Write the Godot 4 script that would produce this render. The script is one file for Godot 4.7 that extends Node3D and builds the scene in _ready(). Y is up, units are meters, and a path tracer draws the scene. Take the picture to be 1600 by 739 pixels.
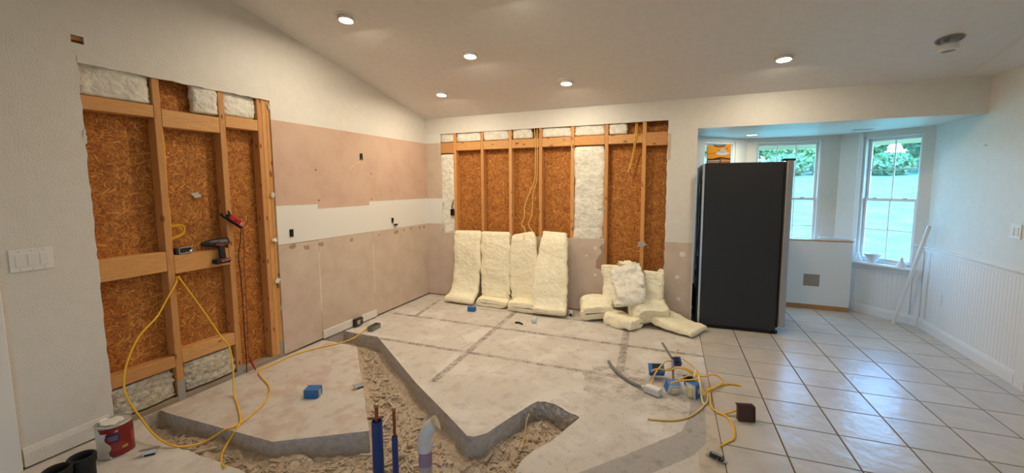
extends Node3D

# ---------------------------------------------------------------- mesh builder
class MB:
	var v := PackedVector3Array()
	var n := PackedVector3Array()
	var uv := PackedVector2Array()
	var ix := PackedInt32Array()
	var xf := Transform3D.IDENTITY
	func tri(a: Vector3, b: Vector3, c: Vector3, nn: Vector3, ua: Vector2, ub: Vector2, uc: Vector2) -> void:
		var k := v.size()
		v.append(xf * a); v.append(xf * b); v.append(xf * c)
		var w := (xf.basis * nn).normalized()
		n.append(w); n.append(w); n.append(w)
		uv.append(ua); uv.append(ub); uv.append(uc)
		if (b - a).cross(c - a).dot(nn) > 0.0:
			ix.append(k); ix.append(k + 2); ix.append(k + 1)
		else:
			ix.append(k); ix.append(k + 1); ix.append(k + 2)
	func quad(a: Vector3, b: Vector3, c: Vector3, d: Vector3, nn: Vector3, ua := Vector2(0, 0), ub := Vector2(1, 0), uc := Vector2(1, 1), ud := Vector2(0, 1)) -> void:
		tri(a, b, c, nn, ua, ub, uc)
		tri(a, c, d, nn, ua, uc, ud)
	func box(c: Vector3, s: Vector3, bev := 0.002, bs := Basis.IDENTITY, off := Vector2.ZERO) -> void:
		var h := s * 0.5
		var e := minf(bev, minf(h.x, minf(h.y, h.z)) * 0.6)
		var la := 0
		if s.y >= s.x and s.y >= s.z: la = 1
		elif s.z >= s.x and s.z >= s.y: la = 2
		var P := func(sx: float, sy: float, sz: float, ax: int) -> Vector3:
			var q := Vector3(sx * (h.x - e), sy * (h.y - e), sz * (h.z - e))
			q[ax] += [sx, sy, sz][ax] * e
			return q
		var put := func(q: Array, nn: Vector3) -> void:
			var us := []
			var fa := 0
			if absf(nn.y) > absf(nn.x) and absf(nn.y) >= absf(nn.z): fa = 1
			elif absf(nn.z) > absf(nn.x): fa = 2
			for p in q:
				var u: float = p[la]
				var w: float = p[(la + 1) % 3] if fa != (la + 1) % 3 else p[(la + 2) % 3]
				if fa == la:
					u = p[(la + 1) % 3]
					w = p[(la + 2) % 3]
				us.append(Vector2(u, w) + off)
			var nw: Vector3 = bs * nn
			if q.size() == 4:
				quad(c + bs * q[0], c + bs * q[1], c + bs * q[2], c + bs * q[3], nw, us[0], us[1], us[2], us[3])
			else:
				tri(c + bs * q[0], c + bs * q[1], c + bs * q[2], nw, us[0], us[1], us[2])
		for ax in 3:
			for s0 in [-1.0, 1.0]:
				var q := []
				for t in [[-1.0, -1.0], [1.0, -1.0], [1.0, 1.0], [-1.0, 1.0]]:
					var g := [0.0, 0.0, 0.0]
					g[ax] = s0
					g[(ax + 1) % 3] = t[0]
					g[(ax + 2) % 3] = t[1]
					q.append(P.call(g[0], g[1], g[2], ax))
				var nn := Vector3.ZERO
				nn[ax] = s0
				put.call(q, nn)
		if e <= 0.0:
			return
		for ax in 3:
			var b1 := (ax + 1) % 3
			var b2 := (ax + 2) % 3
			for s1 in [-1.0, 1.0]:
				for s2 in [-1.0, 1.0]:
					var g := [0.0, 0.0, 0.0]
					g[b1] = s1
					g[b2] = s2
					g[ax] = -1.0
					var a0: Vector3 = P.call(g[0], g[1], g[2], b1)
					var a1: Vector3 = P.call(g[0], g[1], g[2], b2)
					g[ax] = 1.0
					var c0: Vector3 = P.call(g[0], g[1], g[2], b1)
					var c1: Vector3 = P.call(g[0], g[1], g[2], b2)
					var nn := Vector3.ZERO
					nn[b1] = s1
					nn[b2] = s2
					put.call([a0, a1, c1, c0], nn.normalized())
		for sx in [-1.0, 1.0]:
			for sy in [-1.0, 1.0]:
				for sz in [-1.0, 1.0]:
					put.call([P.call(sx, sy, sz, 0), P.call(sx, sy, sz, 1), P.call(sx, sy, sz, 2)], Vector3(sx, sy, sz).normalized())
	# rows of points, each row a ring (wrap) or a strip; smooth normals
	func grid(rows: Array, wrap: bool, up := Vector3.ZERO, uvs := []) -> void:
		var k := v.size()
		var R := rows.size()
		var C: int = rows[0].size()
		var nn := PackedVector3Array()
		nn.resize(R * C)
		var cc := C if wrap else C - 1
		var faces := PackedInt32Array()
		for r in R - 1:
			for c in cc:
				var a := r * C + c
				var b := r * C + (c + 1) % C
				var d := (r + 1) * C + c
				var e := (r + 1) * C + (c + 1) % C
				for t in [[a, b, e], [a, e, d]]:
					var p0: Vector3 = rows[t[0] / C][t[0] % C]
					var p1: Vector3 = rows[t[1] / C][t[1] % C]
					var p2: Vector3 = rows[t[2] / C][t[2] % C]
					var f := (p1 - p0).cross(p2 - p0)
					for q in t:
						nn[q] += f
						faces.append(q)
		var s := 0.0
		for r in R:
			var ce := Vector3.ZERO
			for p in rows[r]: ce += p
			ce /= C
			for c in C:
				s += nn[r * C + c].dot(up if up != Vector3.ZERO else rows[r][c] - ce)
		var flip := s < 0.0
		for r in R:
			for c in C:
				var w := nn[r * C + c].normalized() * (-1.0 if flip else 1.0)
				v.append(xf * rows[r][c])
				n.append((xf.basis * w).normalized())
				uv.append(uvs[r][c] if uvs.size() else Vector2(float(c) / maxf(1, C - (0 if wrap else 1)), float(r) / maxf(1, R - 1)))
		for f in range(0, faces.size(), 3):
			# cross(p1-p0,p2-p0) is the CCW normal; front faces run clockwise
			if flip:
				ix.append(k + faces[f]); ix.append(k + faces[f + 1]); ix.append(k + faces[f + 2])
			else:
				ix.append(k + faces[f]); ix.append(k + faces[f + 2]); ix.append(k + faces[f + 1])
	func fan(ring: Array, nn: Vector3) -> void:
		var ce := Vector3.ZERO
		for p in ring: ce += p
		ce /= ring.size()
		for i in ring.size():
			tri(ce, ring[i], ring[(i + 1) % ring.size()], nn, Vector2(.5, .5), Vector2(0, 0), Vector2(1, 0))
	func tube(path: Array, r: float, seg := 8, smooth := 4, r2 := -1.0) -> void:
		var p := MB.curve(path, smooth) if smooth > 0 else path
		var rows := []
		var up := Vector3(0.31, 0.9, 0.17).normalized()
		var t0: Vector3 = (p[1] - p[0]).normalized()
		var s: Vector3 = up.cross(t0).normalized()
		for i in p.size():
			var t: Vector3 = (p[mini(i + 1, p.size() - 1)] - p[maxi(i - 1, 0)]).normalized()
			s = (s - t * s.dot(t)).normalized()
			var u := t.cross(s)
			var rr := r if r2 < 0.0 else lerpf(r, r2, float(i) / (p.size() - 1))
			var row := []
			for k in seg:
				var a := TAU * k / seg
				row.append(p[i] + (s * cos(a) + u * sin(a)) * rr)
			rows.append(row)
		grid(rows, true)
		fan(rows[0], (p[0] - p[1]).normalized())
		fan(rows[-1], (p[-1] - p[-2]).normalized())
	static func curve(path: Array, m: int) -> Array:
		var o := []
		for i in path.size() - 1:
			var a: Vector3 = path[maxi(i - 1, 0)]
			var b: Vector3 = path[i]
			var c: Vector3 = path[i + 1]
			var d: Vector3 = path[mini(i + 2, path.size() - 1)]
			for k in m:
				o.append(b.cubic_interpolate(c, a, d, float(k) / m))
		o.append(path[-1])
		return o
	# profile of (radius, height); hard edges where a point is doubled
	func lathe(prof: Array, seg := 28, bs := Basis.IDENTITY, o := Vector3.ZERO) -> void:
		var part := [prof[0]]
		var runs := []
		for i in range(1, prof.size()):
			if prof[i] == prof[i - 1]:
				runs.append(part)
				part = [prof[i]]
			else:
				part.append(prof[i])
		runs.append(part)
		for rn in runs:
			if rn.size() < 2: continue
			var rows := []
			var uvs := []
			for j in rn.size():
				var row := []
				var ur := []
				for k in seg + 1:
					var a := TAU * k / seg
					row.append(o + bs * Vector3(cos(a) * rn[j].x, rn[j].y, sin(a) * rn[j].x))
					ur.append(Vector2(1.0 - float(k) / seg, 1.0 - float(j) / (rn.size() - 1)))
				rows.append(row)
				uvs.append(ur)
			var flat: bool = absf(rn[0].y - rn[-1].y) < 1e-5
			var up: Vector3 = Vector3.ZERO
			if flat:
				up = bs * Vector3.UP * (1.0 if rn[0].x > rn[-1].x else -1.0)
			else:
				# outward or inward from the direction of travel: up the outside, down the inside
				grid_dir(rows, uvs, rn[0].y < rn[-1].y)
				continue
			grid(rows, false, up, uvs)
	func grid_dir(rows: Array, uvs: Array, outward: bool) -> void:
		var k0 := n.size()
		var i0 := ix.size()
		grid(rows, false, Vector3.ZERO, uvs)
		if not outward:
			for i in range(k0, n.size()): n[i] = -n[i]
			for i in range(i0, ix.size(), 3):
				var q := ix[i]
				ix[i] = ix[i + 1]
				ix[i + 1] = q
	func plate(poly: PackedVector2Array, o: Vector3, ux: Vector3, uy: Vector3, dv: Vector3, sides := true, bottom := true) -> void:
		var t := Geometry2D.triangulate_polygon(poly)
		var nn := -dv.normalized()
		var ar := 0.0
		for i in poly.size():
			ar += poly[i].cross(poly[(i + 1) % poly.size()])
		for i in range(0, t.size(), 3):
			var q := [poly[t[i]], poly[t[i + 1]], poly[t[i + 2]]]
			tri(o + ux * q[0].x + uy * q[0].y, o + ux * q[1].x + uy * q[1].y, o + ux * q[2].x + uy * q[2].y, nn, q[0], q[1], q[2])
			if bottom:
				tri(o + dv + ux * q[0].x + uy * q[0].y, o + dv + ux * q[1].x + uy * q[1].y, o + dv + ux * q[2].x + uy * q[2].y, -nn, q[0], q[1], q[2])
		if not sides: return
		for i in poly.size():
			var a := poly[i]
			var b := poly[(i + 1) % poly.size()]
			var d := (b - a)
			if d.length() < 1e-6: continue
			var o2 := Vector2(d.y, -d.x).normalized() * signf(ar)
			var A := o + ux * a.x + uy * a.y
			var B := o + ux * b.x + uy * b.y
			quad(A, B, B + dv, A + dv, ux * o2.x + uy * o2.y, a, b, b + Vector2(0, dv.length()), a + Vector2(0, dv.length()))
	func mesh(m: Material) -> ArrayMesh:
		var ar := []
		ar.resize(Mesh.ARRAY_MAX)
		ar[Mesh.ARRAY_VERTEX] = v
		ar[Mesh.ARRAY_NORMAL] = n
		ar[Mesh.ARRAY_TEX_UV] = uv
		ar[Mesh.ARRAY_INDEX] = ix
		var me := ArrayMesh.new()
		me.add_surface_from_arrays(Mesh.PRIMITIVE_TRIANGLES, ar)
		me.surface_set_material(0, m)
		return me

# ---------------------------------------------------------------- scene helpers
const H := 2.475        # wall height at the back wall
const SL := 0.209       # slope of the ceiling
const W := 5.755        # right wall
const RIDGE := 4.7
const ZB := 8.2
var M := {}
var used := {}
var rng := RandomNumberGenerator.new()

func V(x: float, y: float, z: float) -> Vector3:
	return Vector3(x, y, z)

func numbered(s: String) -> String:
	if not used.has(s):
		used[s] = 0
		return s
	used[s] += 1
	return "%s_%03d" % [s, used[s]]

func thing(called: String, label: String, category: String, group := "", at := Vector3.ZERO, turn := 0.0) -> Node3D:
	var o := Node3D.new()
	o.name = numbered(called)
	add_child(o)
	o.position = at
	o.rotation.y = turn
	meta(o, label, category, group)
	return o

func meta(o: Node, label: String, category: String, group := "", kind := "") -> void:
	o.set_meta("label", label)
	o.set_meta("category", category)
	if group: o.set_meta("group", group)
	if kind: o.set_meta("kind", kind)

func part(parent: Node, called: String, mb: MB, m: Material, label := "") -> MeshInstance3D:
	var o := MeshInstance3D.new()
	o.name = called
	o.mesh = mb.mesh(m)
	parent.add_child(o, true)
	if label: o.set_meta("label", label)
	return o

func solo(called: String, mb: MB, m: Material, label: String, category: String, group := "", at := Vector3.ZERO, turn := 0.0) -> MeshInstance3D:
	var o := MeshInstance3D.new()
	o.name = numbered(called)
	o.mesh = mb.mesh(m)
	add_child(o)
	o.position = at
	o.rotation.y = turn
	meta(o, label, category, group)
	return o

func structure(called: String, label: String, category: String) -> Node3D:
	var o := thing(called, label, category)
	o.set_meta("kind", "structure")
	return o

func rect(x0: float, y0: float, x1: float, y1: float) -> PackedVector2Array:
	return PackedVector2Array([Vector2(x0, y0), Vector2(x1, y0), Vector2(x1, y1), Vector2(x0, y1)])

# breaks the marked edges of a polygon into a ragged line
func rag(poly: PackedVector2Array, edges: Array, amp: float, step: float, sd: int) -> PackedVector2Array:
	var r := RandomNumberGenerator.new()
	r.seed = sd
	var o := PackedVector2Array()
	for i in poly.size():
		var a := poly[i]
		var b := poly[(i + 1) % poly.size()]
		o.append(a)
		if i in edges:
			var k := maxi(2, int(a.distance_to(b) / step))
			var nn := (b - a).orthogonal().normalized()
			for j in range(1, k):
				o.append(a.lerp(b, (j + r.randf_range(-.35, .35)) / k) + nn * r.randf_range(-amp, amp))
	return o

# ---------------------------------------------------------------- textures and materials
func ntex(sd: int, freq: float, octv: int, cols: Array, size := 512, kind := FastNoiseLite.TYPE_SIMPLEX_SMOOTH) -> ImageTexture:
	var f := FastNoiseLite.new()
	f.seed = sd
	f.noise_type = kind
	f.frequency = freq
	f.fractal_octaves = octv
	f.fractal_gain = 0.55
	var im := f.get_seamless_image(size, size)
	im.convert(Image.FORMAT_L8)
	var src := im.get_data()
	var lut := PackedByteArray()
	for i in 256:
		var t := i / 255.0 * (cols.size() - 1)
		var k := mini(int(t), cols.size() - 2)
		var c: Color = cols[k].lerp(cols[k + 1], t - k)
		lut.append(int(clampf(c.r, 0, 1) * 255)); lut.append(int(clampf(c.g, 0, 1) * 255)); lut.append(int(clampf(c.b, 0, 1) * 255))
	var out := PackedByteArray()
	out.resize(size * size * 3)
	for i in size * size:
		var k := src[i] * 3
		out[i * 3] = lut[k]
		out[i * 3 + 1] = lut[k + 1]
		out[i * 3 + 2] = lut[k + 2]
	return ImageTexture.create_from_image(Image.create_from_data(size, size, false, Image.FORMAT_RGB8, out))

func gray(sd: int, freq: float, octv := 3, size := 512, kind := FastNoiseLite.TYPE_SIMPLEX_SMOOTH) -> ImageTexture:
	return ntex(sd, freq, octv, [Color.BLACK, Color.WHITE], size, kind)

func mk(called: String, c: Color, rough := 0.7, metal := 0.0) -> StandardMaterial3D:
	var m := StandardMaterial3D.new()
	m.resource_name = called
	m.albedo_color = c
	m.roughness = rough
	m.metallic = metal
	M[called] = m
	return m

func tri(m: StandardMaterial3D, metres: float) -> void:
	m.uv1_triplanar = true
	m.uv1_world_triplanar = true
	m.uv1_triplanar_sharpness = 6.0
	m.uv1_scale = Vector3.ONE / metres

func relief(m: StandardMaterial3D, t: Texture2D, cm: float) -> void:
	m.heightmap_enabled = true
	m.heightmap_texture = t
	m.heightmap_scale = cm

func cl(r: float, g: float, b: float) -> Color:
	return Color(r / 255.0, g / 255.0, b / 255.0)

func wood_tex(sd: int, a: Color, b: Color, c: Color) -> ImageTexture:
	var f := FastNoiseLite.new()
	f.seed = sd
	f.frequency = 1.0
	f.fractal_octaves = 3
	var r := RandomNumberGenerator.new()
	r.seed = sd
	var w := 512
	var h := 128
	var kn := []
	for i in 5: kn.append(Vector3(r.randf() * w, r.randf() * h, r.randf_range(4, 8)))
	var out := PackedByteArray()
	out.resize(w * h * 3)
	for y in h:
		for x in w:
			var wv := f.get_noise_2d(x * 0.004, y * 0.012) * 2.0
			var g := f.get_noise_2d(x * 0.012 + 40.0, y * 0.33 + wv * 3.0)
			var g2 := f.get_noise_2d(x * 0.05, y * 0.9 + 90.0)
			var t := clampf(0.5 + g * 0.7 + g2 * 0.25, 0, 1)
			var q: Color = a.lerp(b, t)
			for k in kn:
				var d: float = Vector2((x - k.x) * 0.7, y - k.y).length() / k.z
				if d < 1.6: q = q.lerp(c, clampf(1.6 - d, 0, 1) * 0.85)
			var i := (y * w + x) * 3
			out[i] = int(q.r * 255); out[i + 1] = int(q.g * 255); out[i + 2] = int(q.b * 255)
	return ImageTexture.create_from_image(Image.create_from_data(w, h, false, Image.FORMAT_RGB8, out))

func osb_tex() -> ImageTexture:
	var s := 900
	var r := RandomNumberGenerator.new()
	r.seed = 77
	var out := PackedByteArray()
	out.resize(s * s * 3)
	for i in s * s:
		out[i * 3] = 150; out[i * 3 + 1] = 88; out[i * 3 + 2] = 40
	var pal := [cl(190, 130, 58), cl(182, 120, 50), cl(172, 110, 44), cl(196, 138, 66), cl(140, 84, 32), cl(186, 124, 54), cl(208, 152, 80), cl(158, 98, 38), cl(178, 116, 46)]
	for k in 8000:
		var a := r.randf() * PI
		var L := int(r.randf_range(12, 56))
		var wd := int(r.randf_range(3, 10))
		var cx := r.randf() * s
		var cy := r.randf() * s
		var c: Color = pal[r.randi() % pal.size()]
		var sh := r.randf_range(0.86, 1.1)
		var dx := cos(a)
		var dy := sin(a)
		for u in range(-L / 2, L / 2):
			var taper := 1.0 - pow(absf(u) / (L * 0.5), 4.0) * 0.6
			for w2 in range(int(-wd * 0.5 * taper), int(wd * 0.5 * taper) + 1):
				var x := posmod(int(cx + dx * u - dy * w2), s)
				var y := posmod(int(cy + dy * u + dx * w2), s)
				var g := sh + (0.05 if (w2 + k) % 3 == 0 else 0.0)
				var i := (y * s + x) * 3
				out[i] = int(clampf(c.r * g, 0, 1) * 255); out[i + 1] = int(clampf(c.g * g, 0, 1) * 255); out[i + 2] = int(clampf(c.b * g, 0, 1) * 255)
	return ImageTexture.create_from_image(Image.create_from_data(s, s, false, Image.FORMAT_RGB8, out))

# the bare slab: thinset residue, ghost lines of the lifted tiles, scraped and bare patches; covers 0..4.2 m both ways
func slab_tex() -> ImageTexture:
	var s := 1400
	var span := 4.2
	var f := FastNoiseLite.new()
	f.seed = 5
	f.frequency = 1.0
	f.fractal_octaves = 4
	var i1 := FastNoiseLite.new()
	i1.seed = 21; i1.frequency = 0.006; i1.fractal_octaves = 5
	var big := i1.get_image(s, s)
	var i2 := FastNoiseLite.new()
	i2.seed = 22; i2.frequency = 0.07; i2.fractal_octaves = 4
	var fine := i2.get_image(s, s)
	var i3 := FastNoiseLite.new()
	i3.seed = 23; i3.frequency = 0.02; i3.fractal_octaves = 5
	var mid := i3.get_image(s, s)
	var B := big.get_data()
	var F := fine.get_data()
	var D := mid.get_data()
	var strips := [[0.10, 0.93, 3.6, 0.93, 0.032], [0.5, 1.66, 3.1, 1.62, 0.030], [1.46, 0.12, 1.54, 2.26, 0.036], [2.80, 0.1, 2.905, 1.62, 0.04], [0.30, 0.2, 0.42, 0.93, 0.03], [0.9, 0.38, 3.2, 0.33, 0.02]]
	var loop_y := PackedVector2Array([Vector2(3.435, 1.70), Vector2(3.43, 2.0), Vector2(3.38, 2.24), Vector2(2.98, 2.72), Vector2(2.60, 3.15), Vector2(2.66, 3.30), Vector2(3.15, 2.80), Vector2(3.44, 2.47), Vector2(3.52, 2.3), Vector2(3.53, 1.72)])
	var scr := PackedVector2Array([Vector2(2.62, 1.62), Vector2(2.85, 1.38), Vector2(3.15, 1.5), Vector2(3.5, 1.75), Vector2(3.5, 2.05), Vector2(3.1, 2.05), Vector2(2.7, 1.98)])
	var out := PackedByteArray()
	out.resize(s * s * 3)
	var base := cl(204, 196, 186)
	var pale := cl(216, 210, 202)
	var pink := cl(190, 168, 152)
	var bare := cl(166, 158, 148)
	var blue := cl(172, 169, 165)
	var dark := cl(128, 118, 108)
	var warm := cl(196, 183, 166)
	for y in s:
		var z := y * span / s
		for x in s:
			var k := y * s + x
			var px := x * span / s
			var b := B[k] / 255.0
			var fi := F[k] / 255.0
			var d := D[k] / 255.0
			var c := base.lerp(pale, clampf((b - .45) * 3.0, 0, 1))
			c = c.lerp(bare, clampf((d - 0.55) * 1.3, 0, .4))
			c = c.lerp(dark, clampf((fi - 0.70) * 1.6, 0, .3))
			var wob := (d - .5) * 0.06
			if z > 1.9 and z < 3.36 and px < 0.45 + (z - 1.9) * 1.02:
				c = c.lerp(pink, clampf((b - .36) * 1.8 + (d - .5) * 1.2, 0, .7))
			for q in strips:
				var A := Vector2(q[0], q[1])
				var Bv := Vector2(q[2], q[3])
				var P := Vector2(px, z)
				var tt := (P - A).dot(Bv - A) / (Bv - A).length_squared()
				if tt > 0.0 and tt < 1.0:
					var ds := absf((P - A).cross((Bv - A).normalized())) + wob * 0.25
					if ds < q[4]:
						c = c.lerp(dark if fi > .5 else bare, clampf((q[4] - ds) * 110.0, 0, 1) * clampf(0.35 + (d - .3) * 1.6, 0.15, .95))
			if px > 2.5 and z > 1.3:
				var P2 := Vector2(px + wob * .15, z + wob * .15)
				if Geometry2D.is_point_in_polygon(P2, loop_y):
					c = blue.lerp(bare, fi).lerp(dark, clampf((d - .6) * 2.0, 0, .4))
				elif px > 3.44 + (z - 1.5) * .03:
					c = warm.lerp(bare, clampf((d - .45) * 2.5, 0, .6))
				elif Geometry2D.is_point_in_polygon(Vector2(px + wob * 2.0, z + wob * 3.0), scr):
					c = c.lerp(bare.lerp(dark if fi > .5 else pale, clampf(absf(fi - .5) * 1.6, 0, .5)), clampf((d - .3) * 1.8, 0, .7))
			if z > 2.1 and px > 2.3 and fi > .78: c = c.lerp(dark, .25)
			out[k * 3] = int(c.r * 255); out[k * 3 + 1] = int(c.g * 255); out[k * 3 + 2] = int(c.b * 255)
	return ImageTexture.create_from_image(Image.create_from_data(s, s, false, Image.FORMAT_RGB8, out))

func materials() -> void:
	var orange_peel := gray(3, 0.09, 2)
	var m := mk("painted_wall", cl(226, 221, 211), 0.42)
	m.albedo_texture = ntex(2, 0.01, 4, [cl(249, 248, 246), cl(255, 255, 255)])
	tri(m, 0.55)
	relief(m, orange_peel, 0.16)
	m = mk("painted_ceiling", cl(232, 228, 224), 0.75)
	m.albedo_texture = M["painted_wall"].albedo_texture
	tri(m, 0.5)
	relief(m, orange_peel, 0.09)
	m = mk("smooth_white", cl(228, 225, 218), 0.5)
	m = mk("trim_white", cl(232, 230, 225), 0.32)
	m = mk("paper_pink", Color.WHITE, 0.85)
	m.albedo_texture = ntex(11, 0.008, 5, [cl(196, 162, 142), cl(206, 174, 152), cl(210, 180, 158)])
	tri(m, 1.6)
	m = mk("paper_tan", Color.WHITE, 0.85)
	m.albedo_texture = ntex(12, 0.009, 5, [cl(196, 175, 155), cl(205, 185, 166), cl(210, 192, 173)])
	tri(m, 1.4)
	m = mk("paper_brown", cl(168, 138, 116), 0.9)
	m = mk("gypsum", cl(214, 208, 198), 0.9)
	m = mk("joint_compound", cl(226, 220, 210), 0.8)
	m = mk("osb", cl(255, 246, 236), 0.8)
	m.albedo_texture = osb_tex()
	tri(m, 1.0)
	relief(m, gray(31, 0.03, 4), 0.12)
	for i in 3:
		m = mk("pine_%d" % i, [cl(255, 250, 244), cl(240, 226, 212), cl(255, 244, 226)][i], 0.62)
		m.albedo_texture = wood_tex(40 + i, cl(226, 178, 118), cl(200, 144, 84), cl(120, 72, 36))
		m.uv1_scale = Vector3(1.0, 6.0, 1.0)
	m = mk("oak", Color.WHITE, 0.5)
	m.albedo_texture = wood_tex(50, cl(196, 140, 78), cl(164, 108, 54), cl(130, 84, 42))
	m.uv1_scale = Vector3(1.0, 5.0, 1.0)
	var fluff := gray(60, 0.02, 5, 512)
	m = mk("fiberglass_cream", Color.WHITE, 0.95)
	m.albedo_texture = ntex(61, 0.012, 5, [cl(242, 230, 194), cl(250, 241, 210), cl(253, 247, 224)])
	tri(m, 0.6)
	relief(m, fluff, 0.7)
	m = mk("fiberglass_white", Color.WHITE, 0.95)
	m.albedo_texture = ntex(62, 0.014, 5, [cl(212, 206, 190), cl(232, 227, 212), cl(244, 240, 228)])
	tri(m, 0.6)
	relief(m, fluff, 0.9)
	m = mk("fiberglass_dirty", Color.WHITE, 0.95)
	m.albedo_texture = ntex(63, 0.018, 5, [cl(140, 132, 116), cl(190, 180, 160), cl(220, 212, 194)])
	tri(m, 0.5)
	relief(m, fluff, 1.1)
	m = mk("slab_top", Color.WHITE, 0.82)
	m.albedo_texture = slab_tex()
	m.uv1_scale = Vector3(1 / 4.2, 1 / 4.2, 1)
	relief(m, gray(71, 0.05, 5), 0.1)
	m = mk("slab_side", Color.WHITE, 0.9)
	m.albedo_texture = ntex(72, 0.02, 5, [cl(166, 160, 151), cl(190, 183, 174), cl(204, 197, 188)])
	tri(m, 0.5)
	relief(m, gray(73, 0.06, 4), 0.5)
	m = mk("sand", Color.WHITE, 0.95)
	m.albedo_texture = ntex(74, 0.02, 6, [cl(158, 140, 120), cl(192, 174, 152), cl(206, 190, 170)])
	tri(m, 0.45)
	relief(m, gray(75, 0.05, 5), 0.5)
	m = mk("rubble", cl(190, 172, 152), 0.95)
	m = mk("grout", cl(96, 78, 66), 0.95)
	for i in 3:
		m = mk("tile_%d" % i, [cl(255, 252, 248), cl(248, 246, 243), cl(255, 249, 242)][i], 0.29)
		m.metallic_specular = 0.58
		m.albedo_texture = ntex(80, 0.006, 5, [cl(190, 183, 174), cl(200, 194, 186), cl(207, 201, 193)])
		tri(m, 0.9)
		relief(m, gray(81, 0.012, 3), 0.22)
	mk("grey_plaster", cl(160, 157, 150), 0.9)
	mk("dirty_wood", cl(158, 142, 122), 0.9)
	mk("black_plastic", cl(26, 26, 27), 0.45)
	mk("soft_black", cl(20, 20, 21), 0.75)
	mk("blue_plastic", cl(40, 108, 178), 0.4)
	mk("deep_blue_plastic", cl(24, 40, 120), 0.4)
	mk("blue_sleeve", cl(30, 60, 124), 0.45)
	mk("copper", cl(150, 92, 66), 0.45, 0.8)
	mk("solder", cl(190, 176, 150), 0.5, 0.4)
	mk("pvc_white", cl(206, 208, 208), 0.4)
	mk("pvc_grey", cl(176, 172, 170), 0.5)
	mk("purple_primer", cl(148, 126, 150), 0.55)
	mk("yellow_cable", cl(238, 184, 40), 0.45)
	mk("tan_cable", cl(226, 188, 110), 0.5)
	mk("pale_cable", cl(232, 216, 160), 0.5)
	mk("grey_conduit", cl(118, 118, 118), 0.5)
	mk("galvanized", cl(186, 190, 192), 0.35, 0.85)
	mk("red_plastic", cl(196, 24, 32), 0.4)
	mk("dark_red", cl(120, 16, 20), 0.45)
	mk("fridge_side", cl(28, 28, 29), 0.5)
	mk("fridge_back", cl(38, 40, 44), 0.35)
	mk("stainless", cl(170, 168, 166), 0.3, 0.9)
	mk("brown_plastic", cl(66, 36, 28), 0.4)
	mk("ceramic_white", cl(230, 230, 228), 0.35)
	mk("tan_patch", cl(150, 136, 122), 0.8)
	mk("soffit", cl(226, 200, 160), 0.8)
	var g := mk("pane", Color(0.93, 0.99, 0.98, 0.05), 0.02)
	g.transparency = BaseMaterial3D.TRANSPARENCY_ALPHA
	g = mk("lamp_glow", cl(255, 244, 226), 0.5)
	g.emission_enabled = true
	g.emission = Color(1.0, 0.90, 0.74)
	g.emission_energy_multiplier = 14.0
	m = mk("lawn_grass", Color.WHITE, 0.95)
	m.albedo_texture = ntex(91, 0.01, 5, [cl(72, 118, 98), cl(90, 140, 116), cl(112, 156, 132)])
	tri(m, 6.0)
	for i in 3:
		m = mk("leaf_%d" % i, [cl(112, 156, 108), cl(134, 178, 124), cl(88, 130, 96)][i], 0.7)
		m.backlight_enabled = true
		m.backlight = Color(0.4, 0.5, 0.3)
	mk("bark", cl(112, 96, 82), 0.95)

# ---------------------------------------------------------------- builders
func wood() -> Material:
	return M["pine_%d" % (rng.randi() % 3)]

func lumber(parent: Node, called: String, lo: Vector3, hi: Vector3) -> MeshInstance3D:
	var b := MB.new()
	b.box((lo + hi) * 0.5, hi - lo, 0.003, Basis.IDENTITY, Vector2(rng.randf(), rng.randf()))
	return part(parent, called, b, wood())

# a slab of fibre wool swept along a path, with soft edges
func batt(path: Array, hw: Array, th: Array, side: Vector3, sd: int, bump := 0.012, fall := 3) -> MB:
	var f := FastNoiseLite.new()
	f.seed = sd
	f.frequency = 5.5
	f.fractal_octaves = 4
	f.fractal_gain = 0.5
	var f2 := FastNoiseLite.new()
	f2.seed = sd + 100
	f2.frequency = 2.6
	var m := maxi(3, int(44.0 / (path.size() - 1)))
	var p := MB.curve(path, m)
	var C := 44
	var rows := []
	var at := func(a: Array, t: float) -> float:
		var q := t * (a.size() - 1)
		var k := mini(int(q), a.size() - 2)
		return lerpf(a[k], a[k + 1], q - k)
	var S := side.normalized()
	for i in p.size():
		var t := float(i) / (p.size() - 1)
		var T: Vector3 = (p[mini(i + 1, p.size() - 1)] - p[maxi(i - 1, 0)]).normalized()
		var s2 := (S - T * S.dot(T)).normalized()
		var N := s2.cross(T).normalized()
		var e := minf(float(i), float(p.size() - 1 - i)) / fall
		var cap := 1.0 if e >= 1.0 else sqrt(maxf(0.0, 1.0 - (1.0 - e) * (1.0 - e)))
		var w: float = at.call(hw, t) * (0.86 + 0.14 * cap) * (1.0 + f2.get_noise_1d(t * 2.2) * 0.10)
		var h: float = at.call(th, t) * 0.5 * maxf(cap, 0.02)
		var row := []
		for k in C:
			var a := TAU * k / C
			var x := signf(cos(a)) * pow(absf(cos(a)), 0.34) * w
			var y := signf(sin(a)) * pow(absf(sin(a)), 0.62) * h
			var q: Vector3 = p[i] + s2 * x + N * y
			var dn := (s2 * (x / w) * 0.7 + N * signf(y) * minf(1.0, absf(y) / maxf(h, 0.001))).normalized()
			q += dn * (f.get_noise_3dv(q) * bump + f2.get_noise_3dv(q) * bump * 1.6) * (0.35 + 0.65 * cap)
			row.append(q)
		rows.append(row)
	var b := MB.new()
	b.grid(rows, true)
	return b

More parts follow.
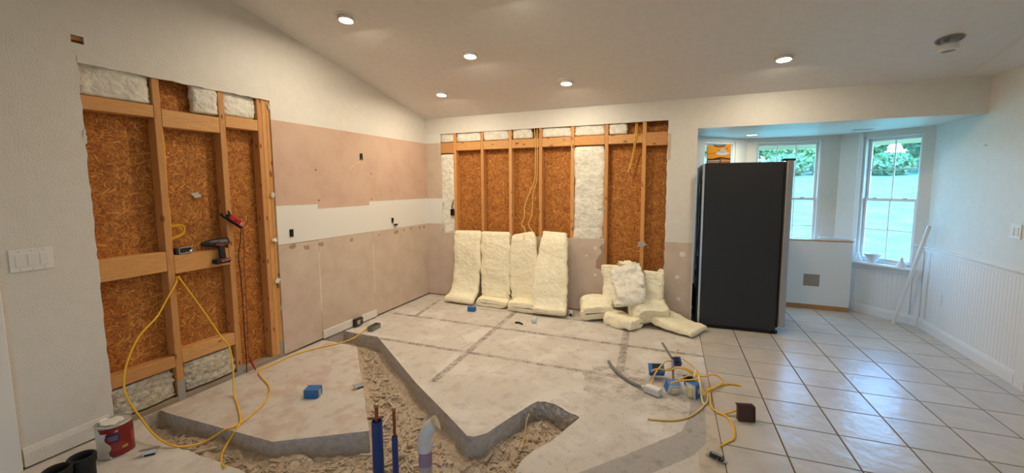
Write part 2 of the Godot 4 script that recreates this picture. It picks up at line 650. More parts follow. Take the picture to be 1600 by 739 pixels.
func crumple(c: Vector3, s: Vector3, sd: int, amp := 0.45) -> MB:
	var f := FastNoiseLite.new()
	f.seed = sd
	f.frequency = 1.4
	var rows := []
	for i in 9:
		var th := PI * (i + 0.001) / 8.002
		var row := []
		for k in 12:
			var a := TAU * k / 12
			var d := Vector3(sin(th) * cos(a), cos(th), sin(th) * sin(a))
			row.append(c + d * s * (1.0 + f.get_noise_3dv(d * 1.6) * amp * 2.0))
		rows.append(row)
	var b := MB.new()
	b.grid(rows, true)
	return b

func flap(c: Vector3, u: Vector3, sz: Vector2, sd: int) -> MB:
	var q := RandomNumberGenerator.new()
	q.seed = sd
	var poly := PackedVector2Array()
	for k in 15:
		var a := TAU * k / 15
		var rr := q.randf_range(0.45, 1.1)
		poly.append(Vector2(cos(a) * sz.x * rr, sin(a) * sz.y * rr))
	var nn := u.cross(Vector3.UP).normalized()
	var bs := Basis(Vector3.UP, q.randf_range(-.35, .35)) * Basis(u, q.randf_range(-.4, .4))
	var b := MB.new()
	b.plate(poly, c, bs * u, bs * Vector3.UP, bs * nn * -0.0016)
	return b

func ceil_y(z: float) -> float:
	return H + SL * z if z <= RIDGE else H + SL * RIDGE - SL * (z - RIDGE)

func downlight(x: float, z: float, label: String, lit := true, flat_y := -1.0, energy := 1.0) -> void:
	var y := ceil_y(z) if flat_y < 0.0 else flat_y
	var o := thing("recessed_downlight", label, "ceiling light", "lit downlights in the sloped ceiling" if flat_y < 0.0 else "", V(x, y, z))
	var tilt := Basis(Vector3.RIGHT, -atan(SL) * (1.0 if z < RIDGE else -1.0)) if flat_y < 0.0 else Basis.IDENTITY
	var dn := 0.0 if flat_y < 0.0 else 0.022
	var gim := Basis(Vector3.RIGHT, -atan(SL) * 0.5 * (1.0 if z < RIDGE else -1.0)) if flat_y < 0.0 else Basis.IDENTITY
	var b := MB.new()
	b.lathe([Vector2(0.066, 0.0), Vector2(0.068, -0.007), Vector2(0.078, -0.008), Vector2(0.088, -0.005), Vector2(0.090, 0.0)], 36, tilt)
	part(o, "trim_ring", b, M["smooth_white"])
	b = MB.new()
	b.lathe([Vector2(0.055, -0.026 + dn), Vector2(0.061, -0.024 + dn), Vector2(0.064, -0.010 + dn), Vector2(0.062, 0.012 + dn)], 32, gim)
	var gm := part(o, "gimbal", b, M["smooth_white"])
	b = MB.new()
	b.lathe([Vector2(0.056, -0.025 + dn), Vector2(0.035, -0.028 + dn), Vector2(0.001, -0.029 + dn)], 32, gim)
	part(gm, "lens", b, M["lamp_glow"], "glowing warm white lens")
	var l := AreaLight3D.new()
	l.name = "downlight_lamp"
	l.area_size = Vector2(0.07, 0.07)
	l.light_energy = energy
	l.light_color = Color(1.0, 0.94, 0.84)
	l.area_range = 14.0
	l.area_attenuation = 2.0
	l.shadow_enabled = true
	o.add_child(l)
	l.rotation.x = -PI / 2
	l.position = V(0, -0.037 + dn, 0)

func sash_window(called: String, o: Vector3, right: Vector3, w: float, y0: float, y1: float, meet: float, cols: int, label: String) -> void:
	# o: centre of the opening in the wall's inner face on the floor; right: along the wall; out: away from the room
	var out := Vector3.UP.cross(right).normalized() * -1.0
	if out.z > 0: out = -out
	var bs := Basis(right, Vector3.UP, right.cross(Vector3.UP))
	var n := structure(called, label, "window")
	var B := func(cx: float, cy: float, sx: float, sy: float, dep: float, thick: float, bev := 0.004) -> MB:
		var b := MB.new()
		b.box(o + right * cx + Vector3.UP * cy + out * dep, Vector3(sx, sy, thick), bev, bs)
		return b
	var mw: Material = M["trim_white"]
	# casing round the opening, on the room side
	part(n, "window_frame", B.call(-w / 2 + 0.012, (y0 + y1) / 2, 0.024, y1 - y0, 0.07, 0.11), mw)
	part(n, "window_frame", B.call(w / 2 - 0.012, (y0 + y1) / 2, 0.024, y1 - y0, 0.07, 0.11), mw)
	part(n, "window_frame", B.call(0, y1 - 0.012, w - 0.05, 0.024, 0.07, 0.11), mw)
	part(n, "window_frame", B.call(0, y0 + 0.012, w - 0.05, 0.024, 0.07, 0.11), mw)
	for s in 2:
		var a := y0 + 0.024 if s == 0 else meet - 0.014
		var c := meet + 0.014 if s == 0 else y1 - 0.024
		var dep := 0.062 if s == 0 else 0.092
		var iw := w - 0.05
		var sash := Node3D.new()
		sash.name = "sash"
		n.add_child(sash, true)
		part(sash, "stile", B.call(-iw / 2 + 0.014, (a + c) / 2, 0.028, c - a, dep, 0.026), mw)
		part(sash, "stile", B.call(iw / 2 - 0.014, (a + c) / 2, 0.028, c - a, dep, 0.026), mw)
		part(sash, "rail", B.call(0, a + 0.016, iw - 0.056, 0.032, dep, 0.026), mw)
		part(sash, "rail", B.call(0, c - 0.016, iw - 0.056, 0.032, dep, 0.026), mw)
		var gw := iw - 0.056
		for k in range(1, cols):
			part(sash, "muntin", B.call(-gw / 2 + gw * k / cols, (a + c) / 2, 0.013, c - a - 0.064, dep, 0.014, 0.002), mw)
		part(sash, "muntin", B.call(0, (a + c) / 2, gw, 0.013, dep, 0.0142, 0.002), mw)
		for k in cols:
			for j in 2:
				var pw := gw / cols
				var ph := (c - a - 0.064) / 2
				part(sash, "pane", B.call(-gw / 2 + pw * (k + .5), a + 0.032 + ph * (j + .5), pw - 0.008, ph - 0.008, dep, 0.004, 0.0), M["pane"])
		if s == 0:
			for k in [-0.28, 0.28]:
				part(sash, "latch", B.call(iw * k, c + 0.004, 0.04, 0.012, dep - 0.012, 0.02, 0.003), M["galvanized"])

# a wall with one opening, given by its two floor ends on the room side
func bay_wall(parent: Node, a: Vector3, b: Vector3, cx: float, w: float, y0: float, y1: float, top: float) -> void:
	var r := (b - a).normalized()
	var L := a.distance_to(b)
	var out := Vector3.UP.cross(r)
	if out.z > 0: out = -out
	for q in [rect(-0.02, -0.2, cx - w / 2, top), rect(cx + w / 2, -0.2, L + 0.02, top), rect(cx - w / 2, -0.2, cx + w / 2, y0), rect(cx - w / 2, y1, cx + w / 2, top)]:
		var m := MB.new()
		m.plate(q, a, r, Vector3.UP, out * 0.15)
		part(parent, "plaster_panel", m, M["painted_wall"])

# beadboard: a sheet with real grooves, along r from a
func beadboard(a: Vector3, r: Vector3, L: float, y0: float, y1: float, inward: Vector3) -> MB:
	var b := MB.new()
	var x := 0.0
	while x < L:
		var w := minf(0.041, L - x)
		var t := 0.0075
		var p0 := a + r * x
		var prof := [Vector2(0, 0.005), Vector2(0.002, t), Vector2(w - 0.006, t), Vector2(w - 0.004, 0.0055), Vector2(w, 0.005)]
		if w < 0.012: break
		for i in prof.size() - 1:
			var A: Vector3 = p0 + r * prof[i].x + inward * prof[i].y
			var C: Vector3 = p0 + r * prof[i + 1].x + inward * prof[i + 1].y
			var nn: Vector3 = (inward * (prof[i + 1].x - prof[i].x) - r * (prof[i + 1].y - prof[i].y)).normalized()
			b.quad(A + Vector3.UP * y0, C + Vector3.UP * y0, C + Vector3.UP * y1, A + Vector3.UP * y1, nn)
		x += 0.041
	return b

# moulding of a profile (out, up) run along r
func moulding(a: Vector3, r: Vector3, L: float, inward: Vector3, prof: Array) -> MB:
	var b := MB.new()
	for i in prof.size() - 1:
		var A: Vector3 = a + inward * prof[i].x + Vector3.UP * prof[i].y
		var C: Vector3 = a + inward * prof[i + 1].x + Vector3.UP * prof[i + 1].y
		var nn: Vector3 = (inward * (prof[i + 1].y - prof[i].y) - Vector3.UP * (prof[i + 1].x - prof[i].x)).normalized()
		b.quad(A, A + r * L, C + r * L, C, nn)
	for e in [0.0, L]:
		var ring := []
		for q in prof: ring.append(a + r * e + inward * q.x + Vector3.UP * q.y)
		b.fan(ring, r * (1.0 if e > 0 else -1.0))
	return b

const BASE := [Vector2(0, 0), Vector2(0.014, 0), Vector2(0.014, 0.075), Vector2(0.010, 0.09), Vector2(0.006, 0.105), Vector2(0, 0.108)]
const RAIL := [Vector2(0, -0.055), Vector2(0.012, -0.055), Vector2(0.014, -0.02), Vector2(0.03, -0.012), Vector2(0.03, 0.0), Vector2(0, 0.002)]

func cable(path: Array, r: float, m: String, label: String, group := "", called := "electrical_cable", cat := "cable") -> MeshInstance3D:
	var b := MB.new()
	b.tube(path, r, 8, 6)
	return solo(called, b, M[m], label, cat, group)

func device_box(called: String, label: String, at: Vector3, bs: Basis, size: Vector3, m: String, group := "", wall_label := "") -> Node3D:
	# an open plastic box with mounting nails and a pale rim
	var o := thing(called, label, "junction box", group, at)
	o.basis = bs
	var t := 0.003
	var b := MB.new()
	b.box(V(0, t / 2, 0), V(size.x, t, size.z), 0.001)
	b.box(V(-size.x / 2 + t / 2, size.y / 2, 0), V(t, size.y, size.z), 0.001)
	b.box(V(size.x / 2 - t / 2, size.y / 2, 0), V(t, size.y, size.z), 0.001)
	b.box(V(0, size.y / 2, -size.z / 2 + t / 2), V(size.x, size.y, t), 0.001)
	b.box(V(0, size.y / 2, size.z / 2 - t / 2), V(size.x, size.y, t), 0.001)
	part(o, "shell", b, M[m])
	return o

func tree(at: Vector3, h: float, r: float, low: float, sd: int, mat: String, label: String, leaves := 2600, called := "leafy_tree", cat := "tree") -> void:
	var o := thing(called, label, cat, "trees and bushes beyond the lawn", at)
	var q := RandomNumberGenerator.new()
	q.seed = sd
	var f := FastNoiseLite.new()
	f.seed = sd
	f.frequency = 0.7
	var b := MB.new()
	b.tube([V(0, -0.1, 0), V(q.randf_range(-.1, .1), h * .3, 0), V(q.randf_range(-.2, .2), h * .75, q.randf_range(-.2, .2))], h * 0.022, 8, 4, h * 0.008)
	part(o, "trunk", b, M["bark"])
	b = MB.new()
	var k := 0
	while k < leaves:
		var d := V(q.randfn(), q.randfn(), q.randfn()).normalized() * pow(q.randf(), 0.4)
		var p := V(d.x * r, low + (h - low) * (0.5 + 0.5 * d.y), d.z * r)
		if f.get_noise_3dv(p) < -0.12: 
			if q.randf() < 0.8:
				k += 1
				continue
		var s := q.randf_range(0.16, 0.34)
		var a := V(q.randfn(), q.randfn(), q.randfn()).normalized()
		var c := a.cross(V(q.randfn(), q.randfn(), q.randfn())).normalized()
		b.quad(p - a * s, p + c * s * .45, p + a * s, p - c * s * .45, a.cross(c).normalized())
		k += 1
	part(o, "foliage", b, M[mat])

# ---------------------------------------------------------------- the scene
func _ready() -> void:
	rng.seed = 4
	# camera
	var cam := Camera3D.new()
	cam.name = "camera"
	cam.near = 0.05
	cam.far = 200.0
	cam.projection = Camera3D.PROJECTION_FRUSTUM
	cam.size = 2.0 * 0.05 * 369.5 / 643.6
	cam.frustum_offset = Vector2(0, -17.9 / 643.6 * 0.05)
	add_child(cam)
	cam.position = V(3.342, 1.560, 4.931)
	cam.basis = Basis(Vector3.UP, 0.39339) * Basis(Vector3.RIGHT, -0.096654) * Basis(Vector3.BACK, -0.005675)
	cam.current = true
	# sky and exposure
	var env := Environment.new()
	env.tonemap_mode = Environment.TONE_MAPPER_LINEAR
	env.tonemap_exposure = 1.0
	env.background_mode = Environment.BG_SKY
	var sky := Sky.new()
	var sm := ProceduralSkyMaterial.new()
	sm.sky_top_color = Color(0.46, 0.72, 1.0)
	sm.sky_horizon_color = Color(0.70, 0.88, 1.0)
	sm.ground_bottom_color = Color(0.32, 0.42, 0.3)
	sm.ground_horizon_color = Color(0.6, 0.7, 0.62)
	sm.sky_energy_multiplier = 3.3
	sm.ground_energy_multiplier = 1.0
	sky.sky_material = sm
	env.sky = sky
	env.sdfgi_enabled = true
	env.ssao_enabled = true
	env.ssil_enabled = true
	var we := WorldEnvironment.new()
	we.environment = env
	add_child(we)
	# a veiled sun behind the house, over the lawn beyond the bay
	var sun := DirectionalLight3D.new()
	sun.name = "sun"
	sun.light_energy = 2.4
	sun.light_color = Color(0.82, 0.92, 1.0)
	sun.light_angular_distance = 4.0
	sun.shadow_enabled = true
	sun.rotation = V(deg_to_rad(-52), deg_to_rad(25), 0)
	add_child(sun)

	materials()
	build_floor()
	build_left_wall()
	build_back_wall()
	build_shell()
	build_nook()
	build_ceiling_lights()
	build_outside()
	build_fridge()
	build_insulation()
	build_trench()
	build_left_things()
	build_floor_things()
	build_nook_things()

func build_floor() -> void:
	var fl := structure("floor", "concrete slab floor with a dug trench, ceramic tiles on one side", "floor")
	var main := PackedVector2Array([Vector2(-0.1, -0.11), Vector2(3.42, -0.11), Vector2(3.42, -1.6), Vector2(W + 0.1, -1.6), Vector2(W + 0.1, ZB + 0.1), Vector2(-0.1, ZB + 0.1), Vector2(-0.1, 3.44),
		Vector2(0.10, 3.47), Vector2(0.30, 3.53), Vector2(0.48, 3.545), Vector2(0.88, 3.536), Vector2(1.18, 3.539), Vector2(1.9, 3.56), Vector2(2.45, 3.50), Vector2(2.56, 3.25),
		Vector2(2.545, 2.986), Vector2(2.544, 2.856), Vector2(2.577, 2.762), Vector2(2.641, 2.65), Vector2(2.689, 2.503), Vector2(2.746, 2.323), Vector2(2.69, 2.30), Vector2(2.638, 2.281), Vector2(2.537, 2.222), Vector2(2.47, 2.215), Vector2(2.415, 2.233),
		Vector2(2.363, 2.357), Vector2(2.303, 2.526), Vector2(2.241, 2.721), Vector2(2.19, 2.775), Vector2(2.142, 2.79), Vector2(1.909, 2.635), Vector2(1.427, 2.327), Vector2(0.455, 1.636), Vector2(0.188, 1.642), Vector2(-0.1, 1.63)])
	var island := PackedVector2Array([Vector2(-0.1, 1.92), Vector2(0.086, 1.915), Vector2(0.438, 1.919), Vector2(1.085, 2.542), Vector2(1.534, 2.977), Vector2(1.06, 3.29), Vector2(0.127, 3.336), Vector2(-0.1, 3.335)])
	var rg := [6, 7, 8, 9, 10, 11, 12, 13, 14, 15, 16, 17, 18, 19, 20, 21, 22, 23, 24, 25]
	for q in [[rag(main, rg, 0.006, 0.06, 3), 0], [rag(rag(main, [], 0, 1, 1), [], 0, 1, 1), -1], [rag(island, [2, 3], 0.004, 0.07, 5), 0]]:
		if q[1] < 0: continue
		var b := MB.new()
		b.plate(q[0], V(0, 0, 0), Vector3.RIGHT, Vector3.BACK, V(0, -0.16, 0), false, false)
		var top := part(fl, "slab_top", b, M["slab_top"])
		top.set_meta("label", "bare concrete with thinset residue")
		# cut faces, a little uneven and crumbled at the upper edge
		var f := FastNoiseLite.new()
		f.seed = 9
		f.frequency = 9.0
		var rows := [[], [], [], [], []]
		var poly: PackedVector2Array = q[0]
		var P := PackedVector2Array()
		for i in poly.size():
			var a := poly[i]
			var c := poly[(i + 1) % poly.size()]
			var k := maxi(1, int(a.distance_to(c) / 0.04)) if a.distance_to(c) < 1.5 else 1
			for j in k: P.append(a.lerp(c, float(j) / k))
		var ys := [0.0, -0.012, -0.05, -0.10, -0.16]
		for r in 5:
			for i in P.size():
				var p := V(P[i].x, ys[r], P[i].y)
				if r > 0:
					p.x += f.get_noise_3dv(p) * 0.010
					p.z += f.get_noise_3dv(p + V(7, 0, 0)) * 0.010
				rows[r].append(p)
		b = MB.new()
		b.grid(rows, true)
		part(fl, "slab_edge", b, M["slab_side"], "grey saw-cut concrete edge")
	# the broken-out face at the head of the pit: rough aggregate
	var bf := FastNoiseLite.new()
	bf.seed = 14
	bf.frequency = 22.0
	bf.fractal_octaves = 3
	var face := MB.curve([V(2.36, 0, 2.37), V(2.415, 0, 2.24), V(2.47, 0, 2.222), V(2.537, 0, 2.229), V(2.638, 0, 2.288), V(2.69, 0, 2.306), V(2.735, 0, 2.328), V(2.70, 0, 2.44)], 14)
	var pc := V(2.50, 0, 2.60)
	var brow := []
	for k in 18:
		var row := []
		for p in face:
			var q: Vector3 = p + V(0, -0.002 - 0.0105 * k, 0)
			var inw: Vector3 = (pc - p).normalized()
			q += inw * (0.004 + maxf(0.0, bf.get_noise_3dv(q)) * 0.05 * minf(1.0, k * 0.4))
			row.append(q)
		brow.append(row)
	var bb := MB.new()
	bb.grid(brow, false, V(0, 0, 1))
	part(fl, "broken_edge", bb, M["slab_side"], "rough broken concrete face")
	# mortar bed under the tiles and the tiles themselves, laid a little askew to the walls
	var th := -0.02938
	var s := 0.3446
	var o := Vector2(3.8938, 0.5589)
	var di := Vector2(cos(th), sin(th))
	var dj := Vector2(-sin(th), cos(th))
	var e0 := o - di * s
	var region := PackedVector2Array([e0 + dj * -1.62, Vector2(4.11, -1.40), Vector2(5.125, -1.40), Vector2(W - 0.003, -0.775), Vector2(W - 0.003, 5.6), e0 + dj * 5.05])
	region[0] = e0 + dj * -1.35
	region.insert(1, Vector2(3.56, -0.86))
	var bed := MB.new()
	bed.plate(region, V(0, 0.0015, 0), Vector3.RIGHT, Vector3.BACK, V(0, -0.01, 0))
	part(fl, "grout_bed", bed, M["grout"])
	var g := 0.0042
	for j in range(-6, 15):
		for i in range(-1, 6):
			var c := o + di * s * i + dj * s * j
			var t := PackedVector2Array([c + di * g + dj * g, c + di * (s - g) + dj * g, c + di * (s - g) + dj * (s - g), c + di * g + dj * (s - g)])
			for piece in Geometry2D.intersect_polygons(t, region):
				var ce := Vector2.ZERO
				for p in piece: ce += p
				ce /= piece.size()
				var inner := PackedVector2Array()
				for p in piece: inner.append(p + (ce - p).normalized() * 0.002)
				var b := MB.new()
				var hgt := 0.0062 + rng.randf_range(-0.0004, 0.0004)
				b.plate(inner, V(0, hgt, 0), Vector3.RIGHT, Vector3.BACK, V(0, -0.002, 0), false, false)
				var lo := []
				var hi := []
				for k in piece.size():
					var p1 := piece[k]
					var p2 := piece[(k + 1) % piece.size()]
					var i1 := inner[k]
					var i2 := inner[(k + 1) % piece.size()]
					var nn := Vector2(p2.y - p1.y, p1.x - p2.x).normalized()
					if nn.dot((p1 + p2) * .5 - ce) < 0: nn = -nn
					b.quad(V(p1.x, hgt - .0015, p1.y), V(p2.x, hgt - .0015, p2.y), V(i2.x, hgt, i2.y), V(i1.x, hgt, i1.y), V(nn.x, 1, nn.y).normalized())
					b.quad(V(p1.x, 0.0, p1.y), V(p2.x, 0.0, p2.y), V(p2.x, hgt - .0015, p2.y), V(p1.x, hgt - .0015, p1.y), V(nn.x, 0, nn.y))
				part(fl, "tile", b, M["tile_%d" % (rng.randi() % 3)])

func wall_piece(parent: Node, called: String, poly: PackedVector2Array, o: Vector3, ux: Vector3, dv: Vector3, m: String, label := "") -> void:
	var b := MB.new()
	b.plate(poly, o, ux, Vector3.UP, dv)
	part(parent, called, b, M[m], label)

func build_left_wall() -> void:
	var wl := structure("wall_left", "white textured gable wall opened to its studs beside bare drywall", "wall")
	var dv := V(-0.013, 0, 0)
	var Z := Vector3.BACK
	# painted, textured drywall; the opening is left free
	var zt := 2.352
	var op := 3.585
	wall_piece(wl, "drywall_panel", PackedVector2Array([Vector2(3.603, 0.014), Vector2(ZB, 0.014), Vector2(ZB, ceil_y(ZB)), Vector2(RIDGE, ceil_y(RIDGE)), Vector2(3.603, ceil_y(3.603))]), V(0, 0, 0), Z, dv, "painted_wall")
	wall_piece(wl, "drywall_panel", rag(PackedVector2Array([Vector2(op, 0.014), Vector2(3.603, 0.014), Vector2(3.603, 2.41), Vector2(op, 2.41)]), [3], 0.004, 0.05, 8), V(0, 0, 0), Z, dv, "painted_wall")
	wall_piece(wl, "drywall_panel", PackedVector2Array([Vector2(3.545, 2.455), Vector2(3.603, 2.455), Vector2(3.603, ceil_y(3.603)), Vector2(3.545, ceil_y(3.545))]), V(0, 0, 0), Z, dv, "painted_wall")
	wall_piece(wl, "drywall_panel", rect(3.545, 2.299, op, 2.41), V(0, 0, 0), Z, dv, "painted_wall")
	wall_piece(wl, "drywall_panel", rag(PackedVector2Array([Vector2(zt, 2.299), Vector2(3.545, 2.299), Vector2(3.545, ceil_y(3.545)), Vector2(zt, ceil_y(zt))]), [0], 0.004, 0.06, 9), V(0, 0, 0), Z, dv, "painted_wall")
	wall_piece(wl, "drywall_panel", PackedVector2Array([Vector2(0, 2.142), Vector2(zt, 2.142), Vector2(zt, ceil_y(zt)), Vector2(0, H)]), V(0.001, 0, 0), Z, dv, "painted_wall")
	# bare paper, the unfinished band and the boards below
	wall_piece(wl, "drywall_panel", PackedVector2Array([Vector2(0, 1.379), Vector2(1.172, 1.381), Vector2(1.172, 1.338), Vector2(1.90, 1.336), Vector2(1.90, 1.383), Vector2(zt, 1.386), Vector2(zt, 2.142), Vector2(0, 2.142)]), V(0, 0, 0), Z, dv, "paper_pink", "bare pinkish drywall paper")
	wall_piece(wl, "drywall_panel", PackedVector2Array([Vector2(0, 1.026), Vector2(zt, 1.034), Vector2(zt, 1.386), Vector2(1.90, 1.383), Vector2(1.90, 1.336), Vector2(1.172, 1.338), Vector2(1.172, 1.381), Vector2(0, 1.379)]), V(0.001, 0, 0), Z, dv, "smooth_white", "smooth white painted band")
	for q in [[0.0, 1.128], [1.131, 1.912], [1.915, zt]]:
		wall_piece(wl, "drywall_panel", PackedVector2Array([Vector2(q[0], 0.02), Vector2(q[1], 0.02), Vector2(q[1], 1.030), Vector2(q[0], 1.027)]), V(0, 0, 0), Z, dv, "paper_tan", "bare tan drywall paper")
	for z in [1.13, 1.914]:
		var jb := MB.new()
		jb.plate(rag(rect(z - 0.004, 0.30, z + 0.004, 0.90), [1, 3], 0.0035, 0.04, int(z * 10)), V(0.0012, 0, 0), Z, Vector3.UP, V(-0.0012, 0, 0))
		part(wl, "joint_strip", jb, M["joint_compound"])
	# torn adhesive marks along the joint
	var r := RandomNumberGenerator.new()
	r.seed = 12
	for q in [[2.20, 1.004, .05], [2.05, 0.972, .045], [1.88, 0.98, .04], [1.47, .972, .035], [0.70, 0.975, .05], [0.55, 0.985, .025], [0.40, .99, .03], [0.2, .985, .03], [0.10, .983, .035], [1.02, .975, .02]]:
		var poly := PackedVector2Array()
		for k in 14:
			var a := TAU * k / 14
			var rr: float = q[2] * r.randf_range(0.6, 1.05)
			poly.append(Vector2(q[0] + cos(a) * rr, q[1] + sin(a) * rr * 0.6))
		wall_piece(wl, "torn_paper", poly, V(0.0011, 0, 0), Z, V(-0.001, 0, 0), "paper_brown")
	for q in [[1.90, 1.72], [1.12, 1.70], [1.88, 1.42], [1.13, 1.41]]:
		var hb := MB.new()
		hb.lathe([Vector2(0.008, -0.0002), Vector2(0.007, 0.0012), Vector2(0.0005, 0.0012)], 10, Basis(Vector3.BACK, -PI / 2), V(0.0, q[1], q[0]))
		part(wl, "anchor", hb, M["soft_black"])
	# sheathing, plates and studs of the opening
	wall_piece(wl, "sheathing", PackedVector2Array([Vector2(-0.12, -0.2), Vector2(ZB, -0.2), Vector2(ZB, ceil_y(ZB) + .08), Vector2(RIDGE, ceil_y(RIDGE) + .08), Vector2(-0.12, H + .08)]), V(-0.102, 0, 0), Z, V(-0.06, 0, 0), "osb", "orange-brown strand board")
	for q in [[3.168, 3.212], [2.735, 2.78], [2.424, 2.463], [2.384, 2.423], [2.345, 2.383], [3.597, 3.64]]:
		lumber(wl, "stud", V(-0.101, 0.038, q[0]), V(-0.0135, 2.9, q[1]))
	var sp := MB.new()
	sp.box(V(-0.057, 0.019, 2.95), V(0.087, 0.037, 1.5), 0.003)
	part(wl, "sole_plate", sp, M["dirty_wood"])
	sp = MB.new()
	sp.box(V(-0.052, -0.1, 2.4), V(0.098, 0.199, 2.6), 0.002)
	part(wl, "footing", sp, M["slab_side"])
	for q in [[3.213, 3.596, 2.033, 2.116], [2.781, 3.167, 1.978, 2.098], [2.464, 2.734, 2.03, 2.12], [3.213, 3.596, 0.965, 1.106], [2.781, 3.167, 0.938, 1.073]]:
		lumber(wl, "blocking", V(-0.101, q[2], q[0]), V(-0.0135, q[3], q[1]))
	for q in [[3.213, 3.596, 0.262, 0.344], [2.781, 3.167, 0.272, 0.37]]:
		lumber(wl, "blocking", V(-0.101, q[2], q[0]), V(-0.0135, q[3], q[1]))
	# cement smeared on the feet of the studs
	for q in [[3.166, 3.214, 0.15], [2.342, 2.386, 0.16], [2.733, 2.782, 0.07]]:
		wall_piece(wl, "cement_smear", rag(rect(q[0], 0.0, q[1], q[2]), [2], 0.02, 0.012, int(q[0] * 50)), V(-0.0115, 0, 0), Z, V(-0.004, 0, 0), "grey_plaster")
	# torn paper flaps hanging at the edge of the bare drywall
	for q in [[V(-0.004, 1.484, 2.375), V(0.008, 0.03, 0.028)], [V(-0.004, 1.089, 2.385), V(0.008, 0.022, 0.045)], [V(-0.004, 0.714, 2.38), V(0.008, 0.03, 0.04)], [V(-0.004, 0.47, 2.355), V(0.006, 0.05, 0.012)], [V(-0.092, 1.50, 2.95), V(0.008, 0.025, 0.035)], [V(-0.006, 1.86, 3.585), V(0.006, .05, .01)], [V(-0.004, 2.255, 2.36), V(0.006, .04, .012)]]:
		part(wl, "torn_paper", flap(q[0] + V(0.006, 0, 0), Vector3.BACK, Vector2(q[1].z, q[1].y), int(q[0].y * 100)), M["gypsum"])
	# the small rectangular hole above the opening and the block behind it
	lumber(wl, "blocking", V(-0.06, 2.38, 3.5), V(-0.03, 2.425, 3.64))
	lumber(wl, "blocking", V(-0.06, 2.43, 3.5), V(-0.02, 2.47, 3.64))
	# remains of the white baseboard at the wall's foot
	var bb := MB.new()
	bb.box(V(0.008, 0.055, 1.715), V(0.014, 0.085, 0.40), 0.003)
	part(wl, "baseboard_remnant", bb, M["joint_compound"])
	bb = MB.new()
	bb.box(V(0.008, 0.055, 1.25), V(0.014, 0.085, 0.25), 0.003)
	part(wl, "baseboard_remnant", bb, M["joint_compound"])
	# baseboard of the finished part and the door casing
	var bs := structure("baseboard_left", "grey-white baseboard along the textured wall beside the paint can", "baseboard")
	part(bs, "board", moulding(V(0.0005, 0.012, 3.61), Vector3.BACK, 0.375, Vector3.RIGHT, BASE), M["painted_wall"])
	var tr := structure("trim_1", "white door casing ending the textured wall beside the switches", "trim")
	var tb := MB.new()
	tb.box(V(0.012, 1.05, 4.04), V(0.024, 2.1, 0.09), 0.004)
	part(tr, "casing", tb, M["trim_white"])
	# insulation left in the bays
	var ins := func(z0: float, z1: float, y0: float, y1: float, m: String, sd: int, bump: float, label: String, dep := 0.07) -> void:
		var zc := (z0 + z1) / 2
		var x := -0.062
		var b := batt([V(x, y0, zc), V(x, (y0 + y1) / 2, zc), V(x, y1, zc)], [(z1 - z0) / 2 + 0.003, (z1 - z0) / 2 + 0.003], [dep, dep], Vector3.BACK, sd, bump * 1.4, 5)
		solo("insulation_tuft", b, M[m], label, "insulation", "insulation left inside the opened walls")
	ins.call(3.22, 3.59, 2.12, 2.36, "fiberglass_white", 301, 0.012, "white fibre insulation above the top block, beside the textured wall")
	ins.call(2.785, 2.95, 2.11, 2.33, "fiberglass_white", 302, 0.012, "white fibre insulation tuft filling half a bay beside bare strand board")
	ins.call(2.466, 2.73, 2.125, 2.36, "fiberglass_white", 303, 0.012, "white fibre insulation above the shortest block, beside the tripled studs")
	ins.call(3.22, 3.59, 0.045, 0.25, "fiberglass_dirty", 304, 0.018, "grimy grey insulation under the lowest block, nearest the paint can", 0.085)
	ins.call(2.785, 3.16, 0.045, 0.262, "fiberglass_dirty", 305, 0.018, "grimy grey insulation under the lowest block, beside the black test lead", 0.085)

